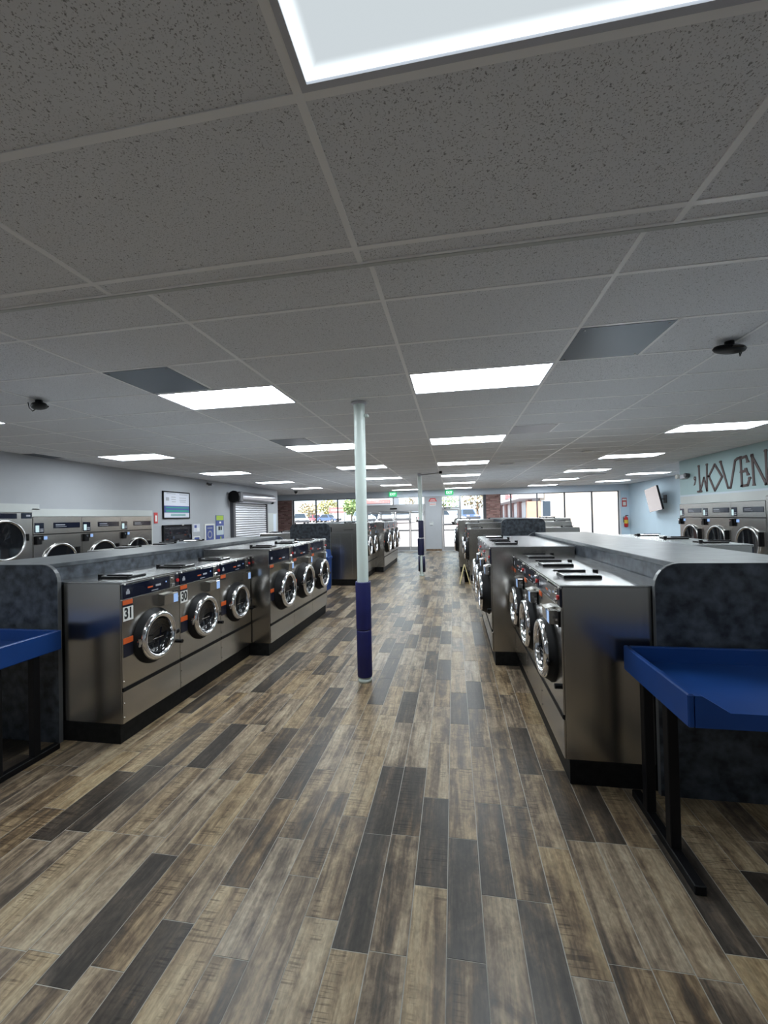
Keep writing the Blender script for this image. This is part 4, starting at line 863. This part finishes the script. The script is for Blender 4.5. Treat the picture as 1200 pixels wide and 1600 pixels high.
part(t, 'cylinder', MB().lathe([(1e-5, -0.02), (0.07, 0.0), (0.08, 0.02), (0.08, 0.38), (0.06, 0.44), (0.025, 0.46), (0.025, 0.5)], 'red_button', 20, axis='z')); part(t, 'label_band', MB().lathe([(0.081, 0.16), (0.081, 0.32)], 'yellow', 20, axis='z')); part(t, 'valve_handle', MB().box(-0.02, 0.09, -0.015, 0.015, 0.5, 0.53, 'black').tube([(-0.02, 0, 0.5), (-0.11, 0, 0.45), (-0.10, 0, 0.2)], 0.012, 'black')); part(t, 'wall_bracket', MB().box(-0.05, 0.05, 0.078, 0.1, 0.1, 0.4, 'frame_dark'))
t = thing('extinguisher_sign', 'small red and white extinguisher sign above the fire extinguisher', 'sign', (7.66, YF, 2.14)); part(t, 'plate', MB().box(-0.1, 0.1, -0.01, 0, -0.2, 0.2, 'red_sign')); part(t, 'print', MB().box(-0.06, 0.06, -0.012, -0.01, -0.15, 0.02, 'white_label').box(-0.08, 0.08, -0.012, -0.01, 0.08, 0.16, 'white_label'))

# ---------------------------------------------------------------- outside: sidewalk, lot, cars, neighbours, trees
def gz(y): return 0.0 if y < 23 else min(0.95, (y-23)/23*0.95)
struct(MB().box(-40, 40, YF+0.16, 22.6, -0.3, -0.01, 'sidewalk').obj('ground_sidewalk'))
mb = MB(); ys = [22.6, 23, 28, 34, 40, 46, 80, 160]
vs = []; fs = []
for y in ys: vs += [(-140, y, gz(y)-0.02), (120, y, gz(y)-0.02)]
for k in range(len(ys)-1): fs.append((2*k, 2*k+1, 2*k+3, 2*k+2))
struct(mb.add(vs, fs, 'asphalt').obj('ground_parking_lot'))
def vehicle(name, lab, x, y, rz, mat, kind):
    """local: length along y (front at -y), width along x"""
    L, Wd, Hh = {'suv': (4.6, 1.9, 1.75), 'van': (4.9, 1.95, 1.8), 'sedan': (4.5, 1.8, 1.45), 'pickup': (5.4, 1.95, 1.8), 'hatch': (4.1, 1.75, 1.5)}[kind]
    t = thing(name, lab, 'car', (x, y, gz(y)-0.02), rz, None)
    h, l = Wd/2, L/2; belt = 0.95 if kind != 'sedan' else 0.82
    body = [(-l, 0.42), (-l*0.98, belt-0.18), (-l*0.55, belt), (l*0.92, belt+0.02), (l, belt-0.1), (l, 0.42), (l*0.9, 0.3), (-l*0.9, 0.3)]
    part(t, 'body', MB().prism(body, -h, h, mat, 'yz'))
    ca = {'suv': (-0.42, -0.2, 0.86, 0.97), 'van': (-0.6, -0.3, 0.9, 0.98), 'sedan': (-0.35, -0.12, 0.42, 0.75), 'pickup': (-0.38, -0.18, 0.2, 0.28), 'hatch': (-0.42, -0.15, 0.7, 0.95)}[kind]
    y0, y1, y2, y3 = [c*l for c in ca]; hi = h*0.80
    vs = [(-h*0.96, y0, belt-0.02), (h*0.96, y0, belt-0.02), (h*0.96, y3, belt), (-h*0.96, y3, belt), (-hi, y1, Hh), (hi, y1, Hh), (hi, y2, Hh), (-hi, y2, Hh)]
    part(t, 'cabin', MB().add(vs, [(0, 1, 5, 4), (1, 2, 6, 5), (2, 3, 7, 6), (3, 0, 4, 7), (4, 5, 6, 7)], mat))
    def inset(q, k0, k1, e):
        c0 = sum((Vector(p) for p in q), Vector())/4; n_ = (Vector(q[1])-Vector(q[0])).cross(Vector(q[3])-Vector(q[0])).normalized()
        if n_.dot(c0-Vector((0, (y1+y2)/2, belt))) < 0: n_ = -n_
        return [tuple(c0+(Vector(p)-c0)*k0+n_*e) for p in q]
    for q in ((vs[0], vs[1], vs[5], vs[4]), (vs[2], vs[3], vs[7], vs[6]), (vs[1], vs[2], vs[6], vs[5]), (vs[3], vs[0], vs[4], vs[7])):
        part(t, 'window', MB().add(inset(q, 0.84, 0.84, 0.012), [(0, 1, 2, 3)], 'car_glass'))
    if kind == 'pickup': part(t, 'bed_rail', MB().box(-h, -h+0.08, y3+0.05, l, belt, belt+0.12, mat).box(h-0.08, h, y3+0.05, l, belt, belt+0.12, mat).box(-h, h, l-0.08, l, belt, belt+0.12, mat))
    for sx in (-1, 1):
        for sy in (-0.62, 0.62):
            wl_ = part(t, 'wheel', MB().cyl((sx*(h-0.1), sy*l, 0.34), 0.34, -0.12, 0.12, 'tyre', 18, 'x')); part(wl_, 'hub', MB().cyl((sx*(h-0.1), sy*l, 0.34), 0.19, -0.13, 0.13, 'dull_chrome', 14, 'x'))
    part(t, 'bumper', MB().box(-h*0.95, h*0.95, -l-0.05, -l+0.05, 0.36, 0.56, 'frame_dark', 0.02)); part(t, 'bumper', MB().box(-h*0.95, h*0.95, l-0.05, l+0.05, 0.36, 0.56, 'frame_dark', 0.02))
    for sx in (-1, 1): part(t, 'headlight', MB().box(sx*h*0.6-0.16, sx*h*0.6+0.16, -l-0.02, -l+0.05, 0.62, 0.76, 'white_label', 0.01)); part(t, 'tail_light', MB().box(sx*h*0.85-0.08, sx*h*0.85+0.08, l-0.05, l+0.02, 0.6, 0.85, 'red_button', 0.01))
vehicle('parked_suv', 'white parked car with dark windscreen facing the sliding doors', -5.9, 48, 0.1, 'car_white', 'suv')
vehicle('pickup_truck', 'white pickup truck parked beside the car facing the doors', -3.3, 52.5, 0.35, 'car_white', 'pickup')
vehicle('parked_van', 'white minivan parked between the silver hatchback and the white car', -8.75, 53.5, 0.1, 'car_white', 'van')
vehicle('parked_car', 'pale silver hatchback parked outside the sliding doors', -10.6, 48.2, 0.5, 'car_silver', 'hatch')
vehicle('parked_suv', 'white parked truck seen side-on through the single glass door', -1.2, 42.0, PI/2+0.15, 'car_white', 'suv')
vehicle('parked_car', 'blue car parked behind the white truck by the single door', 1.6, 50.0, 0.25, 'car_blue', 'sedan')
vehicle('parked_car', 'blue car parked in the lot under the red store sign', -23.0, 74, 1.25, 'car_blue', 'sedan'); vehicle('parked_car', 'dark red car parked beside the blue car in the lot', -26.9, 78, 0.6, 'car_red', 'sedan')
vehicle('parked_car', 'white sedan parked in front of the brick pier window', -19.4, 50, 0.5, 'car_white', 'sedan')
# neighbouring wing
t = thing('neighbour_building', 'cream walled shop wing with brick columns and white fascia next door', 'building', (8.0, 42.0, 0.0))
part(t, 'front_wall', MB().box(0.35, 22, 0.0, 0.3, 0.6, 6.0, 'stucco')); part(t, 'side_wall', MB().box(0.3, 0.6, 0.3, 36, 0.6, 3.6, 'fascia'))
fw_ = part(t, 'front_window', MB().box(0.45, 1.35, -0.05, 0.02, 1.35, 2.95, 'frame_light')); part(fw_, 'pane', MB().box(0.53, 1.27, -0.06, -0.05, 1.42, 2.88, 'car_glass'))
part(t, 'corner_pier', MB().box(-0.9, 0.35, -0.1, 0.6, 0.6, 2.9, 'brick_sunny'))
for k in range(5):
    y = 4+k*6.5; part(t, 'brick_column', MB().box(-0.1, 0.35, y, y+1.6, 0.6, 3.2, 'brick')); g_ = part(t, 'shop_window', MB().box(0.2, 0.3, y+1.7, y+6.3, 0.7, 3.0, 'frame_light')); part(g_, 'pane', MB().box(0.19, 0.2, y+1.8, y+4.0, 0.8, 2.9, 'car_glass'))
part(t, 'fascia', MB().box(-1.6, 0.6, -0.3, 36, 3.2, 4.6, 'fascia')); part(t, 'red_shop_sign', MB().box(-1.64, -1.6, 5, 11, 3.5, 4.1, 'red_store'))
t = thing('far_store', 'distant pale store with a long red sign across the lot', 'building', (-14, 100, 0.9)); part(t, 'wall', MB().box(-10, -0.4, 0, 10, 0.0, 5.6, 'fascia')); part(t, 'red_sign_band', MB().box(-7.6, -1.4, -0.3, 0.0, 4.2, 5.0, 'red_store')); 
for k in range(3): part(t, 'window', MB().box(-9.5+k*3.1, -7.0+k*3.1, -0.1, 0.0, 0.3, 2.8, 'car_glass'))
t = thing('street_sign', 'red and white store sign board standing across the parking lot', 'sign', (-23.0, 80, 0.93)); part(t, 'board', MB().box(-1.7, 1.7, -0.15, 0.15, 1.75, 2.85, 'red_store', 0.05)); part(t, 'print', MB().box(-1.3, 1.3, -0.17, -0.15, 2.15, 2.45, 'white_label')); part(t, 'post', MB().box(-1.2, -1.05, -0.08, 0.08, 0.0, 1.75, 'fascia')); part(t, 'post', MB().box(1.05, 1.2, -0.08, 0.08, 0.0, 1.75, 'fascia'))
def tree(x, y, h, r, mat, lab, n=420):
    t = thing('parking_lot_tree', lab, 'tree', (x, y, gz(y)-0.02), 0, 'trees across the parking lot')
    part(t, 'trunk', MB().lathe([(0.22, 0.0), (0.16, h*0.3), (0.08, h*0.6), (0.02, h*0.85)], 'bark', 8, axis='z').tube([(0, 0, h*0.35), (r*0.3, 0.1, h*0.55), (r*0.5, 0.2, h*0.7)], 0.07, 'bark').tube([(0, 0, h*0.4), (-r*0.3, -0.1, h*0.6), (-r*0.5, 0.1, h*0.75)], 0.07, 'bark'))
    m = MB(); rg = random.Random(int(x*10+y))
    for k in range(n):
        while True:
            p = Vector((rg.uniform(-1, 1), rg.uniform(-1, 1), rg.uniform(-1, 1)))
            if 0.25 < p.length < 1: break
        c = Vector((p.x*r, p.y*r, h*0.62+p.z*h*0.36)); s_ = rg.uniform(0.16, 0.34)
        u = Vector((rg.uniform(-1, 1), rg.uniform(-1, 1), rg.uniform(-1, 1))).normalized(); v = u.orthogonal().normalized()
        m.add([tuple(c-u*s_), tuple(c+v*s_*0.6), tuple(c+u*s_), tuple(c-v*s_*0.6)], [(0, 1, 2, 3)], mat)
    o = part(t, 'leaves', m); o['kind'] = 'stuff'
tree(-27.5, 88, 5.0, 2.6, 'leaf_yellow', 'yellowing leafy tree beside the red store sign'); tree(-33.4, 92, 4.4, 2.6, 'leaf_dry', 'dry brown-leaved tree at the far lot edge'); tree(-38.9, 90, 4.6, 2.4, 'leaf_dry', 'dry brown tree behind the white sedan'); tree(-17.0, 68, 4.2, 1.6, 'leaf_green', 'bright green tree beside the padded column outside'); tree(3.7, 66, 6.0, 2.6, 'leaf_dry', 'bare-looking tree outside the narrow window by the single door', 260); tree(-2.0, 85, 7.0, 4.0, 'leaf_green', 'green tree beyond the single glass door'); tree(-23.2, 97, 4.4, 2.2, 'leaf_yellow', 'yellow tree right behind the red store sign'); tree(-9.6, 92, 5.6, 1.3, 'leaf_dry', 'thin bare tree behind the white cars at the sliding doors', 110)
def pole(x, y, h, lab):
    t = thing('light_pole', lab, 'lamp post', (x, y, gz(y)-0.02)); part(t, 'post', MB().lathe([(0.11, 0.0), (0.07, h)], 'aluminium', 10, axis='z')); part(t, 'lamp_head', MB().box(-0.7, 0.7, -0.15, 0.15, h, h+0.14, 'frame_dark', 0.03))
pole(-20.2, 75, 8.0, 'tall parking lot lamp post by the red store sign'); pole(-35.5, 84, 8.5, 'thin lamp post beyond the white sedan')
